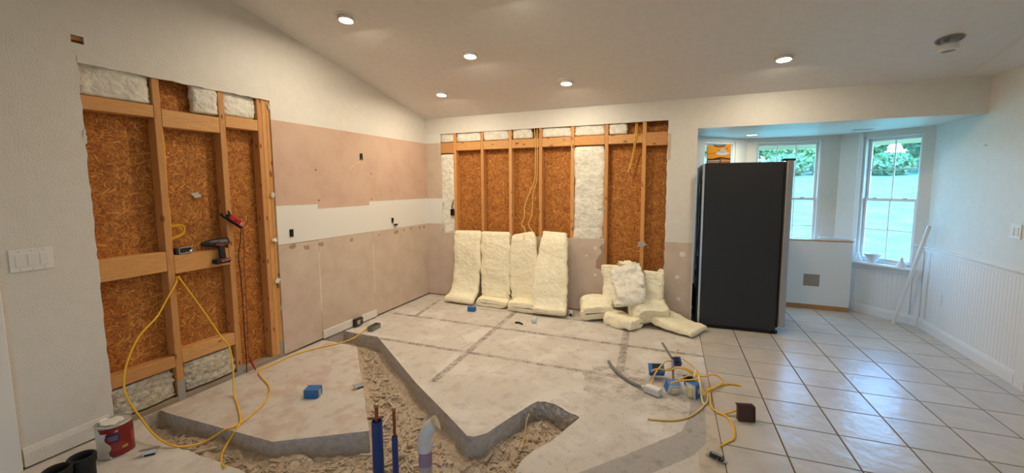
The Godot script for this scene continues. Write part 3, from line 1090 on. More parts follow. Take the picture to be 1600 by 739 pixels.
func build_back_wall() -> void:
	var wb := structure("wall_back", "white wall cut open to studs and strand board above bare tan drywall", "wall")
	var dv := V(0, 0, -0.013)
	var X := Vector3.RIGHT
	var xe := 3.455
	var L := 0.236
	wall_piece(wb, "drywall_panel", rag(rect(0.0, 2.142, L, 2.262), [], 0.004, 0.05, 1), V(0, 0, 0.001), X, dv, "smooth_white")
	wall_piece(wb, "drywall_panel", rag(rect(0.0, 2.262, xe, H + 0.03), [], 0.004, 0.06, 2), V(0, 0, 0.001), X, dv, "painted_wall")
	wall_piece(wb, "drywall_panel", rag(rect(0.0, 1.379, L, 2.142), [1], 0.005, 0.05, 3), V(0, 0, 0), X, dv, "paper_tan", "bare tan drywall paper")
	wall_piece(wb, "drywall_panel", rag(rect(0.0, 1.027, L, 1.379), [1], 0.005, 0.05, 4), V(0, 0, 0.001), X, dv, "smooth_white")
	wall_piece(wb, "drywall_panel", rag(rect(0.0, 0.02, L, 1.027), [1], 0.005, 0.05, 5), V(0, 0, 0), X, dv, "paper_tan", "bare tan drywall paper")
	wall_piece(wb, "drywall_panel", rag(rect(L, 0.02, 2.492, 0.905), [2], 0.004, 0.08, 6), V(0, 0, 0), X, dv, "paper_tan", "bare tan drywall paper")
	wall_piece(wb, "drywall_panel", rag(rect(2.492, 0.02, 3.168, 0.47), [2], 0.004, 0.05, 7), V(0, 0, 0), X, dv, "paper_tan", "bare tan drywall paper")
	wall_piece(wb, "drywall_panel", rag(rect(3.165, 0.02, xe, 0.91), [3], 0.008, 0.04, 8), V(0, 0, 0), X, dv, "paper_tan", "bare tan drywall paper")
	wall_piece(wb, "drywall_panel", rag(rect(3.165, 0.91, xe, 2.262), [3], 0.006, 0.05, 9), V(0, 0, 0.001), X, dv, "painted_wall")
	wall_piece(wb, "drywall_panel", rect(3.168, 1.83, 3.20, 2.12), V(0, 0, 0.0022), X, V(0, 0, -0.001), "paper_tan", "strip of bare paper")
	wall_piece(wb, "torn_paper", rag(PackedVector2Array([Vector2(2.488, 0.86), Vector2(2.43, 0.80), Vector2(2.46, .74), Vector2(2.39, 0.64), Vector2(2.40, 0.55), Vector2(2.488, 0.52)]), [0, 1, 2, 3, 4], 0.012, 0.03, 10), V(0, 0, 0.0012), X, V(0, 0, -0.001), "paper_brown")
	for q in [[3.354, 0.782, 0.032], [3.309, 0.516, 0.022], [3.33, 0.267, 0.022], [2.381, 0.80, 0.018], [2.386, 0.47, 0.018], [2.28, .70, .014]]:
		var poly := PackedVector2Array()
		for k in 14: poly.append(Vector2(q[0] + cos(TAU * k / 14) * q[2] * rng.randf_range(.85, 1.1), q[1] + sin(TAU * k / 14) * q[2] * rng.randf_range(.85, 1.1)))
		wall_piece(wb, "compound_spot", poly, V(0, 0, 0.0012), X, V(0, 0, -0.001), "joint_compound")
	# studs at sixteen inches, plates, blocks, sheathing
	wall_piece(wb, "sheathing", rect(-0.1, -0.2, xe, H + 0.06), V(0, 0, -0.102), X, V(0, 0, -0.06), "osb", "orange-brown strand board")
	var sx := [0.452, 0.866, 1.270, 1.679, 2.088, 2.494, 2.917, 3.32]
	for x in sx:
		lumber(wb, "stud", V(x - 0.021, 0.038, -0.101), V(x + 0.021, H, -0.0135))
	lumber(wb, "sole_plate", V(0.0, 0.0, -0.101), V(xe, 0.0375, -0.0135))
	lumber(wb, "stud", V(xe - 0.02, 0.0385, -0.101), V(xe + 0.0, H, -0.0135))
	lumber(wb, "blocking", V(0.0, 2.0, -0.101), V(0.43, 2.14, -0.0135))
	for i in 6:
		var hi := 2.138
		var lo := 2.03
		if i >= 5:
			hi = 2.132
		lumber(wb, "blocking", V(sx[i] + 0.0215, lo, -0.101), V(sx[i + 1] - 0.0215, hi, -0.0135))
	lumber(wb, "blocking", V(2.917 + .0215, 1.995, -0.101), V(3.298, 2.142, -0.0135))
	# end cap of the wall at the nook
	wall_piece(wb, "corner_bead", rect(-0.16, 0.0, 0.0, 2.2), V(xe + 0.012, 0, 0), Vector3.BACK, V(-0.012, 0, 0), "painted_wall")
	for q in [[V(2.44, 1.267, 0.004), V(0.06, 0.016, 0.012)], [V(2.475, 1.285, 0.010), V(0.03, 0.014, 0.012)], [V(2.920, 0.868, 0.0), V(0.065, 0.045, 0.014)], [V(2.915, 0.872, 0.006), V(0.05, 0.05, 0.014)], [V(0.26, 1.00, -0.004), V(0.012, .05, .006)], [V(0.25, 1.75, -.004), V(.01, .06, .006)], [V(3.17, 1.3, -.004), V(.01, .04, .005)]]:
		part(wb, "torn_paper", flap(q[0] + V(0, 0, 0.006), Vector3.RIGHT, Vector2(q[1].x, q[1].y), int(q[0].y * 90)), M["gypsum"])
	# insulation between the studs
	var ins := func(x0: float, x1: float, y0: float, y1: float, m: String, sd: int, label: String, bump := 0.010) -> void:
		var xc := (x0 + x1) / 2
		var z := -0.058
		var b := batt([V(xc, y0, z), V(xc, (y0 * 2 + y1) / 3, z), V(xc, (y0 + y1 * 2) / 3, z), V(xc, y1, z)], [(x1 - x0) / 2 + 0.004, (x1 - x0) / 2 + 0.004], [0.074, 0.074], Vector3.RIGHT, sd, bump * 1.3, 4)
		solo("insulation_tuft", b, M[m], label, "insulation", "insulation left inside the opened walls")
	ins.call(0.20, 0.43, 2.145, 2.36, "fiberglass_white", 320, "white insulation tuft above the end block touching the room corner")
	ins.call(0.476, 0.843, 2.142, 2.36, "fiberglass_white", 321, "white insulation tuft above the block between the first and second studs from the corner")
	ins.call(0.89, 1.247, 2.142, 2.36, "fiberglass_white", 322, "white insulation tuft above the block between the second and third studs from the corner")
	ins.call(1.293, 1.56, 2.142, 2.36, "fiberglass_white", 323, "white insulation tuft above the block where two cables come down")
	ins.call(1.703, 2.065, 2.142, 2.36, "fiberglass_white", 324, "white insulation tuft above the block right after the two cables")
	ins.call(2.111, 2.47, 2.142, 2.36, "fiberglass_white", 325, "white insulation tuft above the tall batt that still fills its bay")
	ins.call(2.517, 2.72, 2.138, 2.36, "fiberglass_white", 326, "white insulation tuft above the block of the deepest opening")
	ins.call(0.19, 0.43, 0.85, 1.995, "fiberglass_white", 327, "narrow white insulation strip standing in the bay by the room corner", 0.012)
	ins.call(2.111, 2.47, 0.85, 2.025, "fiberglass_white", 328, "tall white insulation batt still filling one bay between studs", 0.012)

func build_shell() -> void:
	# ceiling: two slopes meeting at a ridge behind the camera
	var c := structure("ceiling", "white textured ceiling sloping up from the back wall", "ceiling")
	for q in [[-0.2, RIDGE], [RIDGE, ZB + 0.1]]:
		var b := MB.new()
		var z0: float = q[0]
		var z1: float = q[1]
		var a := V(-0.2, ceil_y(z0), z0)
		var d := V(0, ceil_y(z1) - ceil_y(z0), z1 - z0)
		var nn := V(0, d.z, -d.y).normalized()
		var polys := [rect(0, 0, W + 0.4, d.length())]
		if z0 < 0.0:
			# leave the round hole of the hanging fixture open
			var cx := 5.145 + 0.2
			var cs := (0.725 - z0) * sqrt(1.0 + SL * SL)
			var lf := PackedVector2Array([Vector2(0, 0), Vector2(cx, 0)])
			var rt := PackedVector2Array([Vector2(W + 0.4, 0), Vector2(cx, 0)])
			for k in 17:
				var an := -PI / 2 + PI * k / 16.0
				lf.append(Vector2(cx - cos(an) * 0.076, cs + sin(an) * 0.076))
				rt.append(Vector2(cx + cos(an) * 0.076, cs + sin(an) * 0.076))
			lf.append(Vector2(cx, d.length())); lf.append(Vector2(0, d.length()))
			rt.append(Vector2(cx, d.length())); rt.append(Vector2(W + 0.4, d.length()))
			polys = [lf, rt]
		for pg in polys:
			b.plate(pg, a, Vector3.RIGHT, d.normalized(), nn * 0.1)
		part(c, "slope", b, M["painted_ceiling"])
	# sloped bulkhead where the ceiling dies into the right wall
	var t2 := structure("trim_2", "slanting boxed corner between the sloped ceiling and the right wall", "trim")
	var fb := MB.new()
	var n2 := V(-0.5, -0.8, 0).normalized()
	fb.quad(V(5.59, H - 0.001, 0.0), V(W + .01, H - 0.001, 0.0), V(W + .01, H + 0.02, ZB), V(5.63, ceil_y(RIDGE), RIDGE), n2)
	fb = MB.new()
	var rows := []
	for k in 24:
		var z := RIDGE * k / 23.0
		rows.append([V(5.59 + 0.01 * z, ceil_y(z) + 0.001, z), V(W + 0.01, H - 0.01 + 0.02 * z, z)])
	fb.grid(rows, false, n2)
	part(t2, "slope", fb, M["painted_ceiling"])
	# right wall
	var wr := structure("wall_right", "white right wall above beadboard wainscot, running into the window nook", "wall")
	wall_piece(wr, "plaster_panel", rect(-0.8, -0.2, ZB, H + SL * RIDGE + .1), V(W, 0, 0), Vector3.BACK, V(0.12, 0, 0), "painted_wall")
	part(wr, "beadboard", beadboard(V(W, 0, -0.77), Vector3.BACK, 1.42, 0.09, 0.84, Vector3.LEFT), M["trim_white"])
	part(wr, "chair_rail", moulding(V(W, 0.888, -0.775), Vector3.BACK, 1.44, Vector3.LEFT, RAIL), M["trim_white"])
	var mark := MB.new()
	mark.box(V(W - 0.001, 1.881, 0.008), V(0.002, 0.006, 0.05), 0.0005, Basis(Vector3.RIGHT, 0.2))
	part(wr, "scuff_mark", mark, M["tan_patch"])
	var br := structure("baseboard_right", "white baseboard below the beadboard on the right wall", "baseboard")
	part(br, "board", moulding(V(W - 0.009, 0.006, -0.765), Vector3.BACK, 1.41, Vector3.LEFT, BASE), M["trim_white"])
	var t3 := structure("trim_3", "grey-white casing at the end of the beadboard wall", "trim")
	var tb := MB.new()
	tb.box(V(W - 0.016, 1.05, 0.715), V(0.03, 2.1, 0.11), 0.004)
	part(t3, "casing", tb, M["trim_white"])
	# far wall behind the camera
	var wf := structure("wall_front", "plain white wall closing the room behind the viewpoint", "wall")
	for q in [rect(-0.1, -0.2, 3.6, H + 1.2), rect(4.5, -0.2, W + 0.1, H + 1.2), rect(3.6, 2.1, 4.5, H + 1.2), rect(3.6, -0.2, 4.5, 0.0)]:
		wall_piece(wf, "plaster_panel", q, V(0, 0, ZB), Vector3.RIGHT, V(0, 0, 0.1), "painted_wall")
	# added glazed door, unseen, put in to bring daylight fill from behind
	var gd := structure("door_1", "added white glazed door behind the viewpoint, unseen, for daylight fill", "door")
	for q in [[V(3.65, 1.05, ZB + 0.05), V(0.1, 2.1, 0.04)], [V(4.45, 1.05, ZB + 0.05), V(0.1, 2.1, 0.04)], [V(4.05, 0.12, ZB + 0.05), V(0.7, 0.24, 0.04)], [V(4.05, 2.04, ZB + 0.05), V(0.7, 0.12, 0.04)]]:
		var fbx := MB.new()
		fbx.box(q[0], q[1], 0.003)
		part(gd, "door_frame", fbx, M["trim_white"])
	var pb := MB.new()
	pb.box(V(4.05, 1.11, ZB + 0.05), V(0.7, 1.74, 0.006), 0.0)
	part(gd, "pane", pb, M["pane"])
	# added roof slab, out of view, keeping direct sun out of that door
	var po := structure("added_porch_roof", "added roof slab, out of view, blocking sun from the added glazed door", "roof")
	var prb := MB.new()
	prb.box(V(2.8, 2.75, ZB + 1.15), V(7.0, 0.12, 2.1), 0.004)
	part(po, "deck", prb, M["soffit"])

func build_nook() -> void:
	var top := 2.155
	# header over the opening
	var wh := structure("wall_header", "white header spanning the opening to the window nook", "wall")
	wall_piece(wh, "plaster_panel", rect(3.455, top, W + 0.02, H + 0.04), V(0, 0, 0.001), Vector3.RIGHT, V(0, 0, -0.16), "painted_wall")
	var nc := structure("ceiling_nook", "flat white ceiling of the window nook", "ceiling")
	var cb := MB.new()
	var np := PackedVector2Array([Vector2(3.2, -0.1), Vector2(W + .15, -0.1), Vector2(W + .15, -0.9), Vector2(5.2, -1.6), Vector2(4.0, -1.6), Vector2(3.2, -.8)])
	for q in [rect(3.0, -2, 5.083, 0), rect(5.253, -2, 7, 0), rect(5.083, -0.873, 5.253, 0), rect(5.083, -2, 5.253, -0.933)]:
		for pg in Geometry2D.intersect_polygons(np, q):
			cb.plate(pg, V(0, top + 0.001, 0), Vector3.RIGHT, Vector3.BACK, V(0, 0.12, 0))
	part(nc, "panel", cb, M["smooth_white"])
	var wn := structure("wall_nook", "white angled walls of the bay window nook", "wall")
	var a := V(3.455, 0, -0.755)
	var b := V(4.11, 0, -1.41)
	var c := V(5.125, 0, -1.41)
	var d := V(W, 0, -0.78)
	wall_piece(wn, "plaster_panel", rect(-0.85, -0.2, -0.1, top + .05), V(3.455, 0, 0), Vector3.BACK, V(-0.15, 0, 0), "painted_wall")
	var wy0 := 0.63
	var wy1 := 2.10
	var rl := (b - a).normalized()
	var rr := (d - c).normalized()
	var lr := c.distance_to(d)
	var cr := (V(5.495, 0, -1.05) - c).dot(rr)
	var clf := a.distance_to(b) * 0.5 - 0.02
	bay_wall(wn, a, b, clf, 0.55, wy0, wy1, top + .05)
	bay_wall(wn, b, c, 0.465, 0.74, wy0, wy1 + .01, top + .05)
	bay_wall(wn, c, d, cr, 0.55, wy0, wy1, top + .05)
	sash_window("window_1", a + rl * clf, rl, 0.55, wy0, wy1, 1.368, 2, "narrow white sash window half hidden behind the yellow box on the refrigerator")
	sash_window("window_2", b + V(0.465, 0, 0), Vector3.RIGHT, 0.74, wy0, wy1 + .01, 1.362, 3, "white three-pane-wide sash window behind the refrigerator")
	sash_window("window_3", c + rr * cr, rr, 0.55, wy0, wy1, 1.368, 2, "tall white sash window with white vessels on its sill")
	var inw := V(-rr.z, 0, rr.x)
	if inw.z < 0: inw = -inw
	# sill, wainscot and baseboard of the angled wall
	var sb := MB.new()
	var bs := Basis(rr, Vector3.UP, rr.cross(Vector3.UP))
	sb.box(c + rr * cr + inw * 0.03 + Vector3.UP * (wy0 - 0.012), V(0.62, 0.026, 0.12), 0.006, bs)
	part(get_node("window_3"), "window_sill", sb, M["trim_white"])
	sb = MB.new()
	sb.box(c + rr * cr + inw * 0.012 + Vector3.UP * (wy0 - 0.055), V(0.58, 0.06, 0.022), 0.004, bs)
	part(get_node("window_3"), "sill_apron", sb, M["trim_white"])
	part(wn, "beadboard", beadboard(c, rr, cr - 0.29, 0.09, 0.84, inw), M["trim_white"])
	part(wn, "beadboard", beadboard(c + rr * (cr - 0.29), rr, 0.58, 0.09, 0.545, inw), M["trim_white"])
	part(wn, "beadboard", beadboard(c + rr * (cr + 0.29), rr, lr - cr - 0.29, 0.09, 0.84, inw), M["trim_white"])
	part(wn, "chair_rail", moulding(c + Vector3.UP * 0.888, rr, cr - 0.275, inw, RAIL), M["trim_white"])
	part(wn, "chair_rail", moulding(c + rr * (cr + 0.275) + Vector3.UP * 0.888, rr, lr - cr - 0.275, inw, RAIL), M["trim_white"])
	part(wn, "chair_rail", moulding(b + V(0.85, 0.888, 0), Vector3.RIGHT, 0.16, Vector3.BACK, RAIL), M["trim_white"])
	part(wn, "window_casing", moulding_box(c + rr * (cr - 0.295), V(0.045, wy1 - wy0 + .05, 0.012), (wy0 + wy1) / 2 + .02, bs, inw), M["trim_white"])
	var bn := structure("baseboard_nook", "white baseboard below the bay window", "baseboard")
	part(bn, "board", moulding(c + inw * 0.009 + V(0, 0.006, 0), rr, lr - 0.01, inw, BASE), M["trim_white"])

func moulding_box(o: Vector3, s: Vector3, y: float, bs: Basis, inw: Vector3) -> MB:
	var b := MB.new()
	b.box(o + Vector3.UP * y + inw * 0.006, s, 0.003, bs)
	return b

func build_ceiling_lights() -> void:
	for q in [[0.745, 2.193, "lit recessed downlight on the slope nearest the tall opening in the gable wall"], [1.476, 1.42, "lit recessed downlight midway up the slope between the other lights"], [0.72, 0.718, "lit recessed downlight nearest the corner of the two opened walls"], [2.195, 0.684, "lit recessed downlight above the middle of the wide stud wall"], [4.093, 0.717, "lit recessed downlight nearest the fixture hanging from its hole"], [2.19, 2.19, "lit recessed downlight high on the slope, furthest from the walls"], [2.2, 6.6, "added fill downlight, unseen, on the slope behind the viewpoint"], [4.2, 6.6, "added fill downlight, unseen, on the slope behind the viewpoint near the added door"]]:  # the last two are added fill lamps, out of view behind the camera
		downlight(q[0], q[1], q[2], true, -1.0, 1.12)
	downlight(4.093, -0.905, "lit flat downlight in the low flat ceiling of the window nook", true, 2.155, 0.5)
	# the fixture that hangs out of its hole
	var z := 0.725
	var at := V(5.145, ceil_y(z), z)
	var o := thing("hanging_downlight", "unlit white downlight hanging crooked out of its ceiling hole", "ceiling light", "", at)
	var tilt := Basis(Vector3.RIGHT, -atan(SL))
	var b := MB.new()
	b.lathe([Vector2(0.079, 0.004), Vector2(0.079, 0.16), Vector2(0.079, 0.16), Vector2(0.001, 0.16)], 30, tilt)
	part(o, "housing_can", b, M["galvanized"], "steel can up in the ceiling hole")
	b = MB.new()
	b.lathe([Vector2(0.074, -0.004), Vector2(0.082, -0.003), Vector2(0.084, 0.0)], 30, tilt)
	part(o, "rim", b, M["grey_plaster"])
	var hang := Basis(Vector3.BACK, 0.05)
	b = MB.new()
	b.lathe([Vector2(0.042, -0.087), Vector2(0.060, -0.085), Vector2(0.062, -0.078), Vector2(0.060, -0.068), Vector2(0.058, -0.05), Vector2(0.05, -0.036), Vector2(0.03, -0.026), Vector2(0.001, -0.024)], 30, hang, V(-0.008, 0, 0.0))
	part(o, "housing", b, M["smooth_white"])
	b = MB.new()
	b.lathe([Vector2(0.044, -0.086), Vector2(0.02, -0.083), Vector2(0.001, -0.083)], 24, hang, V(-0.008, 0, 0.0))
	part(o, "lens", b, M["tan_patch"], "dull unlit lens")
	b = MB.new()
	b.box(V(-0.045, -0.02, 0.01), V(0.014, 0.05, 0.004), 0.001, Basis(Vector3.BACK, 0.2))
	part(o, "spring_clip", b, M["galvanized"])
	b = MB.new()
	b.box(V(0.015, -0.014, 0.0), V(0.05, 0.03, 0.03), 0.004, Basis(Vector3.BACK, -0.3))
	part(o, "junction_block", b, M["galvanized"])
	# vent in the nook ceiling
	var v := thing("ceiling_vent", "small slotted vent in the flat nook ceiling", "vent", "", V(5.168, 2.155, -0.903))
	b = MB.new()
	for q in [[V(0, -0.003, 0.038), V(0.2, 0.006, 0.016)], [V(0, -0.003, -0.038), V(0.2, 0.006, 0.016)], [V(0.092, -0.003, 0), V(0.016, 0.006, 0.06)], [V(-0.092, -0.003, 0), V(0.016, 0.006, 0.06)]]:
		b.box(q[0], q[1], 0.001)
	part(v, "frame", b, M["smooth_white"])
	for k in 3:
		b = MB.new()
		b.box(V(0, 0.002, -0.02 + 0.02 * k), V(0.168, 0.002, 0.012), 0.0004, Basis(Vector3.RIGHT, 0.7))
		part(v, "louver", b, M["galvanized"])
	b = MB.new()
	b.box(V(0, 0.13, 0), V(0.19, 0.002, 0.08), 0.0)
	part(v, "duct", b, M["grey_conduit"])

func build_outside() -> void:
	var g := structure("lawn", "pale sunlit lawn outside the bay windows", "lawn")
	var rows := []
	var f := FastNoiseLite.new()
	f.seed = 6
	f.frequency = 0.08
	for j in 30:
		var row := []
		for i in 40:
			var x := -60.0 + i * 4.0
			var z := 30.0 - j * 3.6
			var y := lawn_y(z) + (f.get_noise_2d(x, z) * 0.15 if z < -8 else 0.0)
			row.append(V(x, y, z))
		rows.append(row)
	var b := MB.new()
	b.grid(rows, false, Vector3.UP)
	part(g, "turf", b, M["lawn_grass"])
	var e := structure("eave", "tan soffit of the roof overhang outside the bay windows", "eave")
	b = MB.new()
	b.plate(PackedVector2Array([Vector2(2.6, -0.2), Vector2(2.6, -1.2), Vector2(3.9, -2.1), Vector2(5.35, -2.1), Vector2(6.5, -1.2), Vector2(6.5, -0.2)]), V(0, 2.2, 0), Vector3.RIGHT, Vector3.BACK, V(0, 0.3, 0))
	part(e, "soffit", b, M["soffit"])
	b = MB.new()
	for q in [[V(2.6, 0, -1.2), V(3.9, 0, -2.1)], [V(3.9, 0, -2.1), V(5.35, 0, -2.1)], [V(5.35, 0, -2.1), V(6.5, 0, -1.2)]]:
		var r: Vector3 = (q[1] - q[0]).normalized()
		b.box((q[0] + q[1]) / 2 + V(0, 2.125, 0), V(q[0].distance_to(q[1]) + .02, 0.16, 0.03), 0.004, Basis(r, Vector3.UP, r.cross(Vector3.UP)))
	part(e, "fascia", b, M["soffit"])
	var n := 0
	for q in [[2.0, -40.0, 0], [7.2, -42.5, 2], [12.2, -39.5, 1], [17.6, -42.0, 0], [22.6, -39.0, 2], [28.0, -41.0, 1], [33.5, -38.0, 0], [-4.0, -41.5, 1], [9.8, -49.0, 2], [20.0, -49.0, 1], [4.6, -48.0, 0], [15.0, -50.0, 0], [25.5, -47.5, 1], [31.0, -48.0, 2]]:
		n += 1
		var big: bool = q[1] < -38.0
		tree(V(q[0], lawn_y(q[1]) - .1, q[1]), 9.0 if big else 7.0, 2.7 if big else 1.7, 0.0 if big else 1.0, 500 + n, "leaf_%d" % q[2], ["loose mid green tree seen through the bay windows", "pale green tree seen through the bay windows", "dark grey-green tree seen through the bay windows"][q[2]], 12000 if big else 3000)
	for k in 9:
		n += 1
		var bx := 1.0 + 3.4 * k
		tree(V(bx, lawn_y(-36.5) - .2, -36.5 + 0.4 * (k % 2)), 1.9, 1.5, 0.0, 600 + n, "leaf_2", "dark green bush in the row beyond the lawn", 2400, "hedge_bush", "bush")

func lawn_y(z: float) -> float:
	return -0.35 + maxf(0.0, -z - 6.0) * 0.085

func build_fridge() -> void:
	var o := thing("refrigerator", "tall dark grey refrigerator turned sideways with a stainless door", "refrigerator", "", V(3.534, 0.007, 0.118), deg_to_rad(2.6))
	var b := MB.new()
	b.box(V(0.372, 0.905, -0.40), V(0.716, 1.73, 0.80), 0.006)
	part(o, "body", b, M["fridge_side"])
	b = MB.new()
	b.box(V(0.003, 0.89, -0.004), V(0.022, 1.75, 0.012), 0.003)
	part(o, "corner_trim", b, M["galvanized"])
	b = MB.new()
	b.box(V(0.004, 0.94, -0.40), V(0.018, 1.62, 0.74), 0.004)
	part(o, "back_panel", b, M["fridge_back"])
	b = MB.new()
	b.box(V(-0.008, 0.18, -0.40), V(0.02, 0.28, 0.66), 0.004)
	part(o, "compressor_cover", b, M["soft_black"])
	b = MB.new()
	b.tube([V(-0.016, 0.75, -0.22), V(-0.016, 1.55, -0.22)], 0.018, 12, 2)
	part(o, "vent_pipe", b, M["galvanized"], "shiny metal pipe on the back")
	b = MB.new()
	b.tube([V(-0.012, 1.60, -0.02), V(-0.02, 1.3, -0.05), V(-0.018, 1.0, -0.10), V(-0.03, 0.72, -0.16), V(-0.022, 0.62, -0.10), V(-0.03, 0.52, -0.18), V(-0.024, 0.6, -0.24)], 0.005, 8, 6)
	part(o, "power_cord", b, M["soft_black"], "black cord looped down the back")
	b = MB.new()
	b.tube([V(-0.012, 1.58, -0.10), V(-0.028, 1.2, -0.14), V(-0.022, 0.8, -0.2)], 0.004, 8, 6)
	part(o, "power_cord", b, M["soft_black"])
	b = MB.new()
	b.box(V(0.742, 0.92, -0.40), V(0.016, 1.70, 0.78), 0.003)
	part(o, "door_gasket", b, M["soft_black"])
	for k in 2:
		b = MB.new()
		b.box(V(0.782, 0.93, -0.198 - 0.404 * k), V(0.062, 1.70, 0.398), 0.01)
		var dd := part(o, "door", b, M["stainless"], "brushed steel door")
		b = MB.new()
		b.tube([V(0.84, 0.6, -0.36 - 0.09 * k), V(0.85, 0.65, -0.36 - .09 * k), V(0.85, 1.45, -0.36 - .09 * k), V(0.84, 1.5, -0.36 - .09 * k)], 0.010, 10, 3)
		part(dd, "handle", b, M["stainless"])
	for k in 2:
		b = MB.new()
		b.box(V(0.775, 1.79, -0.06 - 0.68 * k), V(0.11, 0.022, 0.07), 0.005)
		part(o, "hinge_cover", b, M["soft_black"])
	b = MB.new()
	b.box(V(0.36, 0.022, -0.40), V(0.66, 0.04, 0.74), 0.004)
	part(o, "toe_grille", b, M["soft_black"])
	for k in 2:
		b = MB.new()
		b.lathe([Vector2(0.001, 0.0), Vector2(0.03, 0.0), Vector2(0.03, 0.0), Vector2(0.032, 0.028), Vector2(0.001, 0.03)], 16, Basis.IDENTITY, V(0.73, 0.0, -0.05 - 0.68 * k))
		part(o, "foot", b, M["soft_black"])
	# carton on top, printed like a lamp box
	var s := 256
	var im := Image.create(s, s, false, Image.FORMAT_RGB8)
	im.fill(cl(246, 168, 28))
	for y in s:
		for x in s:
			var wave := 178 + int(10 * sin(x * 0.028 + 0.6))
			if y > wave and y < wave + 16: im.set_pixel(x, y, cl(34, 22, 18))
			elif y >= wave + 16: im.set_pixel(x, y, cl(96, 56, 30) if x < 150 else cl(190, 116, 34))
			var d := Vector2((x - 168) / 74.0, (y - 118) / 26.0).length()
			if d < 1.0: im.set_pixel(x, y, cl(226, 224, 222))
			if d < .62: im.set_pixel(x, y, cl(240, 240, 240))
			var d2 := Vector2((x - 168) / 40.0, (y - 84) / 34.0).length()
			if d2 < 1.0: im.set_pixel(x, y, cl(208, 206, 206))
			if Vector2((x - 130) / 66.0, (y - 4) / 28.0).length() < 1.0: im.set_pixel(x, y, cl(44, 50, 64))
			if Vector2((x - 130) / 50.0, (y - 4) / 16.0).length() < 1.0 and (x / 7) % 2 == 0: im.set_pixel(x, y, cl(180, 190, 200))
	im.fill_rect(Rect2i(206, 52, 12, 14), cl(170, 40, 30))
	im.fill_rect(Rect2i(122, 72, 12, 12), cl(70, 60, 70))
	for k in 5: im.fill_rect(Rect2i(10 + 17 * k, 108, 11, 8), cl(150, 84, 20))
	for k in 6: im.fill_rect(Rect2i(10 + 14 * k, 128, 9, 4), cl(196, 122, 24))
	for k in 8: im.fill_rect(Rect2i(8 + 17 * k, 208, 12, 14), cl(236, 232, 224))
	for k in 6: im.fill_rect(Rect2i(8 + 22 * k, 230, 15, 12), cl(220, 214, 204))
	for k in 7: im.fill_rect(Rect2i(154 + 14 * k, 212, 9, 12), cl(244, 220, 180))
	var m := mk("carton_print", Color.WHITE, 0.5)
	m.albedo_texture = ImageTexture.create_from_image(im)
	mk("carton_side", cl(238, 160, 30), 0.5)
	var c := thing("lamp_carton", "yellow-orange printed carton standing on top of the refrigerator", "box", "", V(3.685, 1.778, -0.08), deg_to_rad(1.0))
	b = MB.new()
	b.box(V(0, 0.101, -0.06), V(0.226, 0.202, 0.12), 0.002)
	var cb := part(c, "carton", b, M["carton_side"])
	b = MB.new()
	b.quad(V(-0.112, 0.001, 0.0006), V(0.112, 0.001, 0.0006), V(0.112, 0.201, 0.0006), V(-0.112, 0.201, 0.0006), Vector3.BACK, Vector2(0, 1), Vector2(1, 1), Vector2(1, 0), Vector2(0, 0))
	part(cb, "printed_face", b, m, "orange face with a white lamp and black band")

